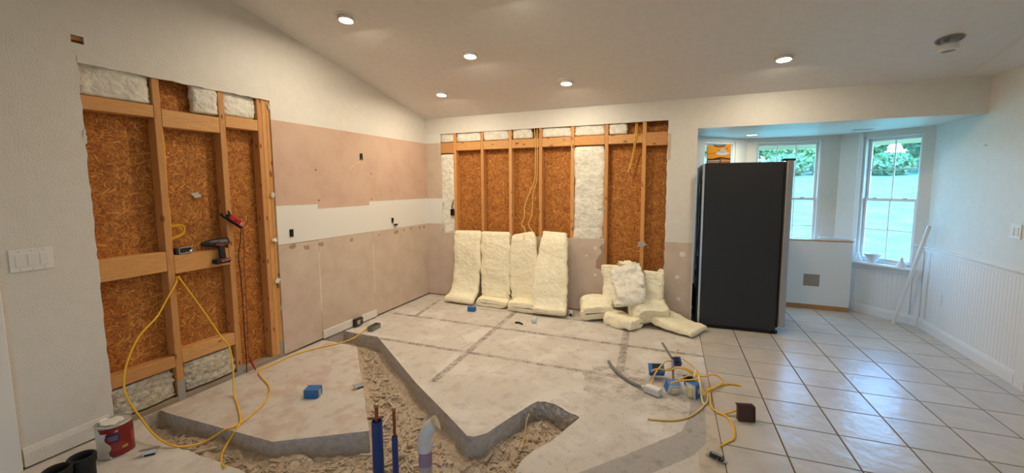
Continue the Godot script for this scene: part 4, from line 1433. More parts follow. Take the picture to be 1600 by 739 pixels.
func build_insulation() -> void:
	var S := Vector3.RIGHT
	var g := "insulation batts leaning against the back wall"
	var mk_b := func(path: Array, hw: Array, th: Array, side: Vector3, sd: int, label: String, group: String, bump := 0.012, m := "fiberglass_cream") -> void:
		solo("insulation_batt", batt(path, hw, th, side, sd, bump), M[m], label, "insulation", group)
	# four batts leaning below the opening, feet turned out on the floor
	mk_b.call([V(0.685, 0.955, 0.055), V(0.688, 0.80, 0.085), V(0.685, 0.5, 0.10), V(0.675, 0.24, 0.13), V(0.655, 0.10, 0.20), V(0.65, 0.052, 0.33)], [0.195, 0.20, 0.20, 0.20, 0.205, 0.225], [0.09, 0.10, 0.10, 0.10, 0.10, 0.09], S, 11, "cream insulation batt leaning nearest the room corner, behind a blue box", g)
	mk_b.call([V(1.098, 0.955, 0.06), V(1.10, 0.8, 0.085), V(1.105, 0.5, 0.10), V(1.115, 0.22, 0.115), V(1.12, 0.09, 0.14)], [0.205, 0.205, 0.21, 0.21, 0.20], [0.09, 0.10, 0.10, 0.10, 0.09], S, 12, "cream insulation batt leaning second from the room corner", g)
	mk_b.call([V(1.12, 0.065, 0.10), V(1.12, 0.062, 0.2), V(1.12, 0.056, 0.30)], [0.21, 0.215, 0.21], [0.09, 0.10, 0.09], S, 15, "short cream batt piece lying before the second leaning batt", "short insulation pieces on the floor")
	mk_b.call([V(1.475, 0.95, 0.06), V(1.49, 0.85, 0.08), V(1.51, 0.5, 0.10), V(1.52, 0.22, 0.11), V(1.525, 0.10, 0.13)], [0.13, 0.175, 0.19, 0.19, 0.185], [0.08, 0.10, 0.10, 0.10, 0.09], S, 13, "cream insulation batt with a rounded top leaning third from the corner", g)
	mk_b.call([V(1.565, 0.078, 0.10), V(1.56, 0.075, 0.22), V(1.555, 0.068, 0.36)], [0.18, 0.185, 0.185], [0.11, 0.125, 0.11], S, 16, "thick short cream batt piece lying before the round-topped batt", "short insulation pieces on the floor")
	mk_b.call([V(1.91, 0.985, 0.085), V(1.905, 0.87, 0.12), V(1.895, 0.55, 0.20), V(1.90, 0.28, 0.27), V(1.92, 0.12, 0.32), V(1.925, 0.055, 0.40)], [0.155, 0.16, 0.205, 0.215, 0.205, 0.19], [0.09, 0.11, 0.11, 0.11, 0.11, 0.09], S, 14, "cream insulation batt leaning furthest from the corner, foot pushed out", g, 0.016)
	# the heap by the refrigerator
	var h := "heap of torn insulation beside the refrigerator"
	mk_b.call([V(2.60, 0.62, 0.06), V(2.61, 0.40, 0.10), V(2.63, 0.16, 0.20)], [0.115, 0.12, 0.13], [0.09, 0.10, 0.11], S, 21, "upright cream insulation piece at the back left of the heap", h, 0.018)
	mk_b.call([V(2.47, 0.12, 0.06), V(2.46, 0.15, 0.20), V(2.50, 0.11, 0.36)], [0.16, 0.20, 0.17], [0.18, 0.25, 0.17], V(1, 0, 0.25), 22, "round folded cream insulation roll at the end of the heap by the tan wall", h, 0.03)
	mk_b.call([V(2.62, 0.07, 0.28), V(2.77, 0.075, 0.37), V(2.94, 0.068, 0.46)], [0.11, 0.125, 0.10], [0.12, 0.13, 0.10], V(0.3, 0, -1), 23, "short cream insulation block lying under the tilted slab", h, 0.026)
	mk_b.call([V(2.76, 0.64, 0.14), V(2.80, 0.48, 0.24), V(2.855, 0.24, 0.37)], [0.165, 0.185, 0.15], [0.08, 0.10, 0.09], V(1, 0.12, 0.05), 24, "square pale insulation slab tilted on top of the heap", h, 0.036, "fiberglass_white")
	mk_b.call([V(3.07, 0.585, 0.10), V(3.06, 0.42, 0.12), V(3.03, 0.24, 0.16)], [0.115, 0.115, 0.12], [0.085, 0.10, 0.10], V(1, 0.05, 0), 25, "upright cream insulation piece at the back of the heap beside the white stud", h, 0.02)
	mk_b.call([V(2.95, 0.15, 0.15), V(3.04, 0.18, 0.24), V(3.09, 0.13, 0.34)], [0.18, 0.20, 0.17], [0.18, 0.24, 0.18], V(1, 0, -0.3), 26, "bulging cream insulation lump in the middle of the heap", h, 0.034)
	mk_b.call([V(3.13, 0.10, 0.16), V(3.32, 0.064, 0.26), V(3.55, 0.046, 0.38)], [0.17, 0.19, 0.165], [0.10, 0.085, 0.07], V(0.5, 0, -1), 27, "flat cream insulation batt lying on the floor toward the refrigerator", h, 0.014)
	for q in [[V(2.76, 0.645, 0.10), V(0.10, 0.03, 0.03)], [V(3.14, 0.585, 0.10), V(0.03, 0.03, 0.02)]]:
		solo("insulation_shred", crumple(q[0], q[1], int(q[0].x * 40), 0.8), M["fiberglass_cream"], "torn wisp of insulation on top of the heap", "insulation", "wisps of torn insulation")

func build_trench() -> void:
	var f := FastNoiseLite.new()
	f.seed = 31
	f.frequency = 2.2
	f.fractal_octaves = 5
	var f2 := FastNoiseLite.new()
	f2.seed = 32
	f2.frequency = 12.0
	f2.fractal_octaves = 3
	var hgt := func(x: float, z: float) -> float:
		var y := -0.138 + f.get_noise_2d(x, z) * 0.05 + f2.get_noise_2d(x, z) * 0.017
		if z > 3.2 and x < 1.3: y += 0.035
		return clampf(y, -0.185, -0.06)
	var rows := []
	var uvs := []
	var nx := 200
	var nz := 150
	for j in nz:
		var row := []
		for i in nx:
			var x := -0.001 + 2.83 * i / (nx - 1)
			var z := 1.55 + 2.1 * j / (nz - 1)
			row.append(V(x, hgt.call(x, z), z))
		rows.append(row)
	var b := MB.new()
	b.grid(rows, false, Vector3.UP)
	var s := solo("trench_sand", b, M["sand"], "rough sandy soil in the trench cut through the slab", "sand")
	s.set_meta("kind", "stuff")
	# loose chips and splinters
	var r := RandomNumberGenerator.new()
	r.seed = 88
	b = MB.new()
	var inside := func(x: float, z: float) -> bool:
		var a := PackedVector2Array([Vector2(0.2, 1.72), Vector2(0.45, 1.72), Vector2(1.4, 2.42), Vector2(2.12, 2.88), Vector2(2.4, 2.4), Vector2(2.46, 2.3), Vector2(2.68, 2.38), Vector2(2.5, 2.85), Vector2(2.48, 3.4), Vector2(1.2, 3.48), Vector2(0.3, 3.46), Vector2(0.12, 3.40), Vector2(1.08, 3.36), Vector2(1.6, 3.0), Vector2(1.12, 2.5), Vector2(0.5, 1.9)])
		return Geometry2D.is_point_in_polygon(Vector2(x, z), a)
	var n := 0
	while n < 2200:
		var x := r.randf_range(0.1, 2.75)
		var z := r.randf_range(1.7, 3.5)
		if not inside.call(x, z): continue
		n += 1
		var sz := r.randf_range(0.005, 0.016) * (2.2 if r.randf() < 0.08 else 1.0)
		var bs := Basis.from_euler(V(r.randf() * TAU, r.randf() * TAU, r.randf() * TAU))
		var y: float = hgt.call(x, z) + sz * 0.2
		if r.randf() < 0.3:
			b.box(V(x, y + .002, z), V(sz * 4.5, sz * 0.35, sz * 0.6), 0.0, Basis.from_euler(V(0, r.randf() * TAU, r.randf_range(-.2, .2))))
		else:
			b.box(V(x, y, z), V(sz, sz * r.randf_range(.5, 1), sz * r.randf_range(.7, 1.5)), sz * 0.2, bs)
	s = solo("trench_rubble", b, M["rubble"], "small chips of concrete and wood strewn over the trench soil", "rubble")
	s.set_meta("kind", "stuff")
	# water pipes in blue sleeves
	for q in [[1.752, 0.031, 0.212, 0.312, 0.0105, "copper water pipe in a wide blue sleeve rising from the trench"], [1.876, 0.017, 0.150, 0.318, 0.009, "copper water pipe in a narrow blue sleeve beside the white drain"]]:
		var o := thing("water_pipe", q[5], "pipe", "capped copper pipes in the trench", V(q[0], -0.17, 3.15))
		var k: float = 0.17
		b = MB.new()
		b.lathe([Vector2(q[1], 0.0), Vector2(q[1] * 1.02, (q[2] + k) * .5), Vector2(q[1] * 0.97, q[2] + k), Vector2(q[1] * 0.97, q[2] + k), Vector2(q[1] - 0.004, q[2] + k), Vector2(q[1] - 0.004, q[2] + k), Vector2(q[1] - 0.004, q[2] + k - 0.1)], 20)
		part(o, "sleeve", b, M["blue_sleeve"], "blue plastic sleeve")
		b = MB.new()
		b.lathe([Vector2(q[4], 0.0), Vector2(q[4], q[3] + k - 0.018), Vector2(q[4], q[3] + k - 0.018), Vector2(q[4] * 1.25, q[3] + k - 0.018), Vector2(q[4] * 1.25, q[3] + k - 0.018), Vector2(q[4] * 1.3, q[3] + k - 0.002)], 16)
		var ct := part(o, "copper_tube", b, M["copper"])
		b = MB.new()
		b.lathe([Vector2(q[4] * 1.28, q[3] + k - 0.012), Vector2(q[4] * 1.28, q[3] + k - 0.002), Vector2(q[4] * 0.9, q[3] + k + 0.003), Vector2(0.0005, q[3] + k + 0.004)], 16)
		part(ct, "cap", b, M["solder"], "dull soldered cap")
	# drain pipe with an elbow
	var d := thing("drain_pipe", "grey-white plastic drain with a bent elbow rising from the trench", "pipe", "", V(2.08, -0.13, 3.15))
	b = MB.new()
	b.lathe([Vector2(0.036, -0.04), Vector2(0.036, 0.26), Vector2(0.036, 0.262)], 24)
	var rs := part(d, "riser", b, M["pvc_grey"])
	b = MB.new()
	b.lathe([Vector2(0.0366, 0.165), Vector2(0.0368, 0.252)], 24)
	part(rs, "primer_band", b, M["purple_primer"], "purple primer stain")
	b = MB.new()
	b.lathe([Vector2(0.036, 0.248), Vector2(0.042, 0.25), Vector2(0.044, 0.262), Vector2(0.0435, 0.29), Vector2(0.040, 0.298), Vector2(0.036, 0.30)], 24)
	part(d, "hub", b, M["pvc_white"])
	b = MB.new()
	b.tube([V(0, 0.285, 0), V(0.001, 0.32, 0.0), V(0.010, 0.352, -0.006), V(0.028, 0.380, -0.016), V(0.052, 0.398, -0.030)], 0.036, 24, 6)
	var eb := part(d, "elbow", b, M["pvc_white"])
	b = MB.new()
	b.tube([V(0.046, 0.394, -0.0265), V(0.054, 0.3995, -0.031), V(0.060, 0.403, -0.0345)], 0.0395, 24, 3)
	part(eb, "spigot", b, M["solder"], "yellowed pipe end")
	# a bent wire standing in the pit
	cable([V(2.42, -0.10, 2.62), V(2.44, -0.06, 2.58), V(2.43, 0.0, 2.50), V(2.425, 0.02, 2.44)], 0.003, "tan_cable", "thin tan wire sticking up from the pit", "", "bent_wire", "wire")
	cable([V(2.44, -0.07, 2.62), V(2.47, -0.05, 2.60), V(2.48, -0.06, 2.66), V(2.45, -0.07, 2.68)], 0.003, "tan_cable", "thin tan wire curled on the sand of the pit", "", "bent_wire", "wire")

func build_left_things() -> void:
	# paint can
	var s := 512
	var im := Image.create(s, 256, false, Image.FORMAT_RGB8)
	im.fill(cl(126, 26, 26))
	# the seam side is bare white, the print starts with a ragged white edge and a navy emblem
	for y in 256:
		var e := 200 + int(10 * sin(y * .05)) - (34 if y < 40 else 0) + int(y * .12)
		im.fill_rect(Rect2i(e - 150, y, 150, 1), cl(214, 212, 208))
	im.fill_rect(Rect2i(0, 0, 60, 256), cl(126, 26, 26))
	for k in 5: im.fill_rect(Rect2i(206 + 6 * k, 60 + 14 * k - 10, 60 - 6 * k, 12), cl(36, 34, 88))
	for k in 3: im.fill_rect(Rect2i(214, 72 + 14 * k, 44, 4), cl(150, 160, 210))
	for k in 10: im.fill_rect(Rect2i(246 + k, 36 - k, 16 - k, 3), cl(224, 214, 208))
	for k in 6: im.fill_rect(Rect2i(224, 138 + 11 * k, 54 + (k * 37) % 30, 3), cl(176, 90, 84))
	im.fill_rect(Rect2i(206, 196, 190, 4), cl(150, 40, 40))
	im.fill_rect(Rect2i(274, 176, 28, 20), cl(176, 160, 60))
	im.fill_rect(Rect2i(330, 34, 36, 26), cl(38, 20, 20))
	im.fill_rect(Rect2i(326, 90, 50, 90), cl(156, 56, 56))
	for k in 7: im.fill_rect(Rect2i(331, 98 + 11 * k, 38, 4), cl(186, 104, 100))
	var m := mk("can_label", Color.WHITE, 0.35)
	m.albedo_texture = ImageTexture.create_from_image(im)
	var o := thing("paint_can", "red and white labelled paint can with a plaster-crusted lid by the wall", "paint can", "", V(0.288, 0.0, 3.705), deg_to_rad(163))
	var b := MB.new()
	b.lathe([Vector2(0.082, 0.006), Vector2(0.082, 0.184)], 44)
	part(o, "label", b, m, "red paper label with white seam and navy emblem")
	b = MB.new()
	b.lathe([Vector2(0.001, 0.002), Vector2(0.08, 0.0), Vector2(0.084, 0.001), Vector2(0.084, 0.006), Vector2(0.081, 0.007)], 40)
	part(o, "bottom_rim", b, M["galvanized"])
	b = MB.new()
	b.lathe([Vector2(0.081, 0.183), Vector2(0.084, 0.185), Vector2(0.0845, 0.191), Vector2(0.081, 0.193), Vector2(0.081, 0.193), Vector2(0.078, 0.189)], 40)
	part(o, "top_rim", b, M["galvanized"])
	b = MB.new()
	b.lathe([Vector2(0.079, 0.188), Vector2(0.066, 0.186), Vector2(0.03, 0.187), Vector2(0.001, 0.187)], 40)
	part(o, "lid", b, M["pvc_grey"], "pale crusted lid")
	part(o, "dried_plaster", crumple(V(0.01, 0.188, -0.01), V(0.055, 0.004, 0.05), 5, .5), M["joint_compound"])
	# black pipe stubs
	for q in [[V(0.392, 0, 3.892), "short black plastic pipe stub standing nearer the paint can"], [V(0.41, 0, 3.995), "short black plastic pipe stub standing further from the paint can"]]:
		o = thing("pipe_stub", q[1], "pipe", "black pipe stubs", q[0])
		b = MB.new()
		b.lathe([Vector2(0.050, 0.0), Vector2(0.050, 0.075), Vector2(0.057, 0.08), Vector2(0.059, 0.118), Vector2(0.055, 0.122), Vector2(0.047, 0.121), Vector2(0.045, 0.10), Vector2(0.044, 0.004)], 32)
		part(o, "shell", b, M["soft_black"])
		b = MB.new()
		b.lathe([Vector2(0.044, 0.05), Vector2(0.001, 0.05)], 24)
		part(o, "plug", b, M["soft_black"])
	# light switches on the left wall: three rockers
	o = thing("light_switch", "three-gang white rocker switch plate on the textured wall", "switch", "", V(0.0015, 1.163, 3.864))
	b = MB.new()
	b.box(V(0.003, 0, 0), V(0.006, 0.122, 0.170), 0.0025)
	part(o, "plate", b, M["trim_white"])
	for k in 3:
		b = MB.new()
		b.box(V(0.0072, 0, 0.047 - 0.047 * k), V(0.004, 0.068, 0.033), 0.001, Basis(Vector3.BACK, 0.03 if k != 1 else -0.03))
		part(o, "rocker", b, M["smooth_white"])
		for e in [-1, 1]:
			b = MB.new()
			b.lathe([Vector2(0.003, -0.001), Vector2(0.0028, 0.0005), Vector2(0.0004, 0.0008)], 8, Basis(Vector3.BACK, -PI / 2), V(0.006, 0.050 * e, 0.047 - 0.047 * k))
			part(o, "screw", b, M["grey_plaster"])
	# outlet cut-outs on the bare drywall
	for q in [[2.214, 1.13, 0.036, 0.07, "black outlet box with pale wire ends in the white band nearest the studs"], [1.274, 1.884, 0.036, 0.075, "black outlet box high in the bare pink drywall"], [0.774, 1.13, 0.034, 0.065, "black outlet box in the white band nearest the room corner"]]:
		var c := device_box("outlet_box", q[4], V(0.0012, q[1], q[0]), Basis(Vector3.BACK, -PI / 2), V(q[3], 0.0085, q[2]), "black_plastic", "")
		b = MB.new()
		b.box(V(0, 0.006, 0), V(q[3] * 0.72, 0.003, q[2] * 0.5), 0.001)
		part(c, "receptacle", b, M["soft_black"])
	cable([V(0.006, 1.865, 1.278), V(0.02, 1.84, 1.30), V(0.012, 1.79, 1.38), V(0.008, 1.73, 1.47)], 0.0024, "pale_cable", "thin pale wire hanging from the outlet box in the pink drywall", "", "bare_wire", "wire")
	cable([V(0.008, 1.115, 0.774), V(0.03, 1.09, 0.76), V(0.02, 1.075, 0.71), V(0.03, 1.10, 0.68)], 0.003, "pale_cable", "thin pale wire curling from the outlet box nearest the corner", "", "bare_wire", "wire")
	b = crumple(V(0.022, 1.075, 0.735), V(0.016, 0.012, 0.03), 8, .5)
	solo("wire_connector", b, M["soft_black"], "small black wire connector hanging below the corner outlet box", "connector")
	# two boxes at the foot of the wall
	o = thing("metal_outlet_box", "dark steel outlet box fixed to the white strip at the wall foot", "junction box", "", V(0.017, 0.055, 1.465))
	b = MB.new()
	b.box(V(0.022, 0, 0), V(0.044, 0.075, 0.115), 0.003)
	part(o, "shell", b, M["black_plastic"])
	b = MB.new()
	b.box(V(0.0455, 0.0, 0.012), V(0.003, 0.05, 0.045), 0.001)
	part(o, "receptacle", b, M["galvanized"])
	for k in [-0.03, 0.035]:
		b = MB.new()
		b.lathe([Vector2(0.009, -0.001), Vector2(0.008, 0.003), Vector2(0.0005, 0.003)], 12, Basis(Vector3.BACK, -PI / 2), V(0.044, 0.012, k))
		part(o, "knockout", b, M["grey_plaster"])
	o = thing("metal_outlet_box", "grey steel outlet box lying loose on the slab by the wall", "junction box", "", V(0.27, 0.002, 1.475), deg_to_rad(6))
	b = MB.new()
	var t := 0.0025
	b.box(V(0, t / 2, 0), V(0.065, t, 0.15), 0.0005)
	b.box(V(-0.031, 0.024, 0), V(t, 0.048, 0.15), 0.0005)
	b.box(V(0.031, 0.024, 0), V(t, 0.048, 0.15), 0.0005)
	b.box(V(0, 0.024, 0.074), V(0.065, 0.048, t), 0.0005)
	b.box(V(0, 0.024, -0.074), V(0.065, 0.048, t), 0.0005)
	part(o, "shell", b, M["grey_conduit"])
	# yellow cables
	cable([V(-0.030, 0.914, 3.156), V(0.000, 0.884, 3.170), V(0.030, 0.789, 3.249), V(0.060, 0.682, 3.337), V(0.100, 0.595, 3.460), V(0.130, 0.474, 3.543), V(0.150, 0.368, 3.580), V(0.170, 0.267, 3.587), V(0.210, 0.147, 3.560), V(0.430, 0.046, 3.572), V(0.570, 0.008, 3.548), V(0.587, -0.030, 3.473), V(0.604, -0.040, 3.394), V(0.675, 0.009, 3.33), V(0.698, 0.008, 3.258), V(0.651, 0.007, 3.102), V(0.582, 0.007, 2.973), V(0.417, 0.007, 2.823), V(0.135, 0.007, 2.702), V(0.067, 0.007, 2.613), V(0.065, 0.007, 2.490), V(0.056, 0.007, 2.300), V(0.142, 0.007, 2.086), V(0.232, 0.007, 1.94), V(0.258, 0.004, 1.789), V(0.223, 0.007, 1.605), V(0.20, 0.020, 1.49)], 0.006, "yellow_cable", "long yellow cable looping from the stud over the slab to the wall boxes")
	cable([V(-0.030, 0.912, 3.140), V(0.010, 0.894, 3.150), V(0.030, 0.730, 3.076), V(0.070, 0.548, 3.006), V(0.120, 0.428, 2.972), V(0.170, 0.330, 2.945), V(0.23, 0.18, 2.97), V(0.30, 0.02, 3.02), V(0.417, 0.007, 3.078), V(0.645, 0.007, 3.206), V(0.729, 0.009, 3.285), V(0.725, -0.050, 3.34), V(0.788, -0.060, 3.42), V(0.95, -0.01, 3.525), V(1.038, 0.008, 3.56)], 0.006, "yellow_cable", "yellow cable hanging from the stud and dropping over the slab edge into the trench")
	cable([V(-0.060, 2.02, 3.15), V(-0.050, 1.841, 3.150), V(-0.050, 1.525, 3.155), V(-0.050, 1.319, 3.152), V(-0.050, 1.10, 3.157)], 0.005, "yellow_cable", "yellow cable running down the side of the stud above the drill")
	cable([V(-0.050, 1.283, 3.162), V(-0.040, 1.285, 3.127), V(-0.030, 1.281, 3.087), V(-0.030, 1.252, 3.074), V(-0.030, 1.216, 3.088), V(-0.030, 1.197, 3.131), V(-0.040, 1.183, 3.163)], 0.005, "yellow_cable", "small yellow cable loop sticking out of the stud above the drill", "yellow loops at the stud")
	cable([V(-0.062, 1.269, 3.163), V(-0.055, 1.274, 3.117), V(-0.050, 1.262, 3.087), V(-0.050, 1.233, 3.081), V(-0.050, 1.208, 3.108), V(-0.060, 1.190, 3.160)], 0.005, "yellow_cable", "small yellow cable loop sticking out of the stud above the drill", "yellow loops at the stud")
	cable([V(1.596, 2.273, -0.03), V(1.613, 2.10, -0.005), V(1.613, 1.954, -0.02), V(1.595, 1.633, -0.040), V(1.512, 1.430, -0.040), V(1.463, 1.290, -0.030), V(1.457, 1.142, -0.020), V(1.426, 1.059, -0.010), V(1.485, 0.985, 0.02), V(1.509, 0.93, 0.115), V(1.512, 0.87, 0.14)], 0.0055, "tan_cable", "pale yellow cable falling over the round-topped insulation batt", "")
	cable([V(1.630, 2.272, -0.03), V(1.640, 2.10, -0.005), V(1.637, 1.954, -0.02), V(1.621, 1.633, -0.050), V(1.569, 1.446, -0.050), V(1.555, 1.184, -0.040), V(1.515, 1.060, -0.030), V(1.580, 0.95, -0.020), V(1.640, 0.86, -0.022)], 0.0055, "tan_cable", "pale yellow cable hanging in the bay and ending behind the batts", "")
	cable([V(2.819, 2.253, -0.03), V(2.816, 2.095, -0.006), V(2.793, 1.913, -0.030), V(2.754, 1.753, -0.030), V(2.741, 1.702, -0.030)], 0.0055, "tan_cable", "short yellow cable hanging in the bay of the deepest opening", "short hanging cables")
	cable([V(2.835, 2.253, -0.035), V(2.832, 2.094, -0.006), V(2.806, 1.928, -0.035), V(2.765, 1.74, -0.035)], 0.005, "yellow_cable", "short yellow cable hanging in the bay of the deepest opening", "short hanging cables")
	# black box and wires beside the first stud of the back wall
	o = device_box("outlet_box", "black outlet box nailed to the stud nearest the room corner", V(0.404, 1.19, -0.018), Basis(Vector3.RIGHT, PI / 2), V(0.045, 0.03, 0.09), "black_plastic")
	cable([V(0.405, 1.235, 0.0), V(0.41, 1.30, -0.008), V(0.418, 1.36, -0.012)], 0.004, "soft_black", "short black cable above the outlet box on the first stud", "", "black_cable")
	cable([V(0.400, 1.23, 0.0), V(0.395, 1.28, 0.0), V(0.405, 1.32, -0.006)], 0.0035, "soft_black", "short black cable bowed beside the outlet box on the first stud", "", "black_cable")
	# drill driver resting over the middle block
	var dr := thing("drill_driver", "black and red cordless drill hung over the middle block", "drill", "", V(-0.01, 1.074, 2.85))
	b = MB.new()
	b.xf = Transform3D(Basis(Vector3.RIGHT, PI / 2), V(0, 0.052, 0.03))
	b.lathe([Vector2(0.001, -0.095), Vector2(0.030, -0.092), Vector2(0.033, -0.06), Vector2(0.032, 0.02), Vector2(0.028, 0.05), Vector2(0.024, 0.06)], 20)
	b.xf = Transform3D.IDENTITY
	var drm := part(dr, "motor_body", b, M["black_plastic"])
	b = MB.new()
	b.xf = Transform3D(Basis(Vector3.RIGHT, PI / 2), V(0, 0.052, 0.03))
	b.lathe([Vector2(0.024, 0.058), Vector2(0.022, 0.075), Vector2(0.016, 0.098), Vector2(0.008, 0.104), Vector2(0.001, 0.104)], 18)
	part(drm, "chuck", b, M["soft_black"])
	b = MB.new()
	b.box(V(0.012, 0.036, -0.005), V(0.046, 0.018, 0.10), 0.005)
	part(drm, "accent", b, M["dark_red"], "red housing band")
	b = MB.new()
	b.box(V(0.028, 0.058, -0.015), V(0.012, 0.012, 0.06), 0.002)
	part(drm, "name_plate", b, M["grey_conduit"])
	b = MB.new()
	b.box(V(0.026, -0.020, 0.002), V(0.034, 0.11, 0.042), 0.008, Basis(Vector3.RIGHT, 0.08))
	part(dr, "grip", b, M["black_plastic"])
	b = MB.new()
	b.box(V(0.028, -0.092, 0.012), V(0.06, 0.036, 0.11), 0.006)
	var drb := part(dr, "battery", b, M["soft_black"])
	b = MB.new()
	b.box(V(0.050, -0.085, -0.005), V(0.022, 0.026, 0.085), 0.005)
	part(drb, "battery_face", b, M["dark_red"], "red battery face")
	for k in 3:
		b = MB.new()
		b.box(V(0.0625, -0.083 - 0.004 * k, -0.03 + 0.024 * k), V(0.003, 0.008, 0.016), 0.0005)
		part(drb, "battery_mark", b, M["pvc_grey"])
	# steel switch bracket on the block
	o = thing("switch_device", "black switch with a bright steel bracket lying on the middle block", "switch", "", V(-0.03, 1.0735, 3.10))
	b = MB.new()
	b.box(V(0, 0.024, 0), V(0.04, 0.048, 0.10), 0.004)
	part(o, "switch_body", b, M["black_plastic"])
	b = MB.new()
	for q in [[V(0.022, 0.046, -0.01), V(0.004, 0.006, 0.088)], [V(0.022, 0.006, -0.01), V(0.004, 0.006, 0.088)], [V(0.022, 0.026, 0.032), V(0.004, 0.046, 0.006)], [V(0.022, 0.026, -0.052), V(0.004, 0.046, 0.006)]]:
		b.box(q[0], q[1], 0.001)
	part(o, "bracket", b, M["galvanized"])
	b = crumple(V(0.02, 0.014, -0.04), V(0.012, 0.012, 0.012), 2, .3)
	part(o, "screw", b, M["galvanized"])
	# tester hanging on the second stud
	var mt := thing("clamp_meter", "red and black handheld tester hanging aslant on the stud", "meter", "", V(0.014, 1.285, 2.735))
	mt.basis = Basis(Vector3.RIGHT, -0.66)
	b = MB.new()
	b.box(V(0, 0, 0), V(0.036, 0.052, 0.155), 0.010)
	part(mt, "case", b, M["soft_black"])
	b = MB.new()
	b.box(V(0.012, 0.006, -0.004), V(0.026, 0.044, 0.13), 0.008)
	var mtf := part(mt, "front", b, M["red_plastic"], "bright red front")
	b = MB.new()
	b.lathe([Vector2(0.016, 0.0), Vector2(0.015, 0.006), Vector2(0.001, 0.007)], 18, Basis(Vector3.BACK, -PI / 2), V(0.024, 0.004, 0.006))
	part(mtf, "dial", b, M["dark_red"])
	for k in 3:
		b = MB.new()
		b.box(V(0.0255, 0.004, -0.024 - 0.016 * k), V(0.002, 0.034, 0.006), 0.0006)
		part(mtf, "stripe", b, M["dark_red"] if k == 0 else M["pvc_white"])
	b = MB.new()
	b.tube([V(0.0, -0.016, 0.065), V(-0.004, -0.018, 0.09), V(-0.006, -0.010, 0.118)], 0.009, 10, 4, 0.012)
	part(mt, "jaw", b, M["soft_black"])
	b = MB.new()
	b.tube([V(0.0, 0.022, 0.062), V(-0.002, 0.034, 0.076), V(-0.004, 0.036, 0.088)], 0.008, 10, 4, 0.006)
	part(mt, "jaw", b, M["soft_black"])
	cable([V(0.014, 1.235, 2.685), V(0.016, 1.127, 2.700), V(0.012, 0.997, 2.722), V(0.010, 0.837, 2.715), V(0.010, 0.622, 2.714), V(0.012, 0.351, 2.718), V(0.020, 0.132, 2.722), V(0.030, 0.017, 2.735)], 0.0035, "soft_black", "thin black test lead hanging from the tester to the slab", "", "test_lead", "test lead")
	cable([V(0.012, 1.235, 2.672), V(0.005, 1.095, 2.667), V(0.000, 0.881, 2.673), V(0.000, 0.611, 2.676), V(0.005, 0.340, 2.687), V(0.020, 0.136, 2.700), V(0.040, 0.010, 2.667)], 0.0022, "dark_red", "thin red test lead hanging from the tester to the slab", "", "test_lead", "test lead")
	b = MB.new()
	b.tube([V(0.018, 0.15, 2.702), V(0.042, 0.012, 2.664)], 0.005, 8, 2)
	solo("test_probe", b, M["red_plastic"], "red probe leaning at the foot of the second stud", "probe")

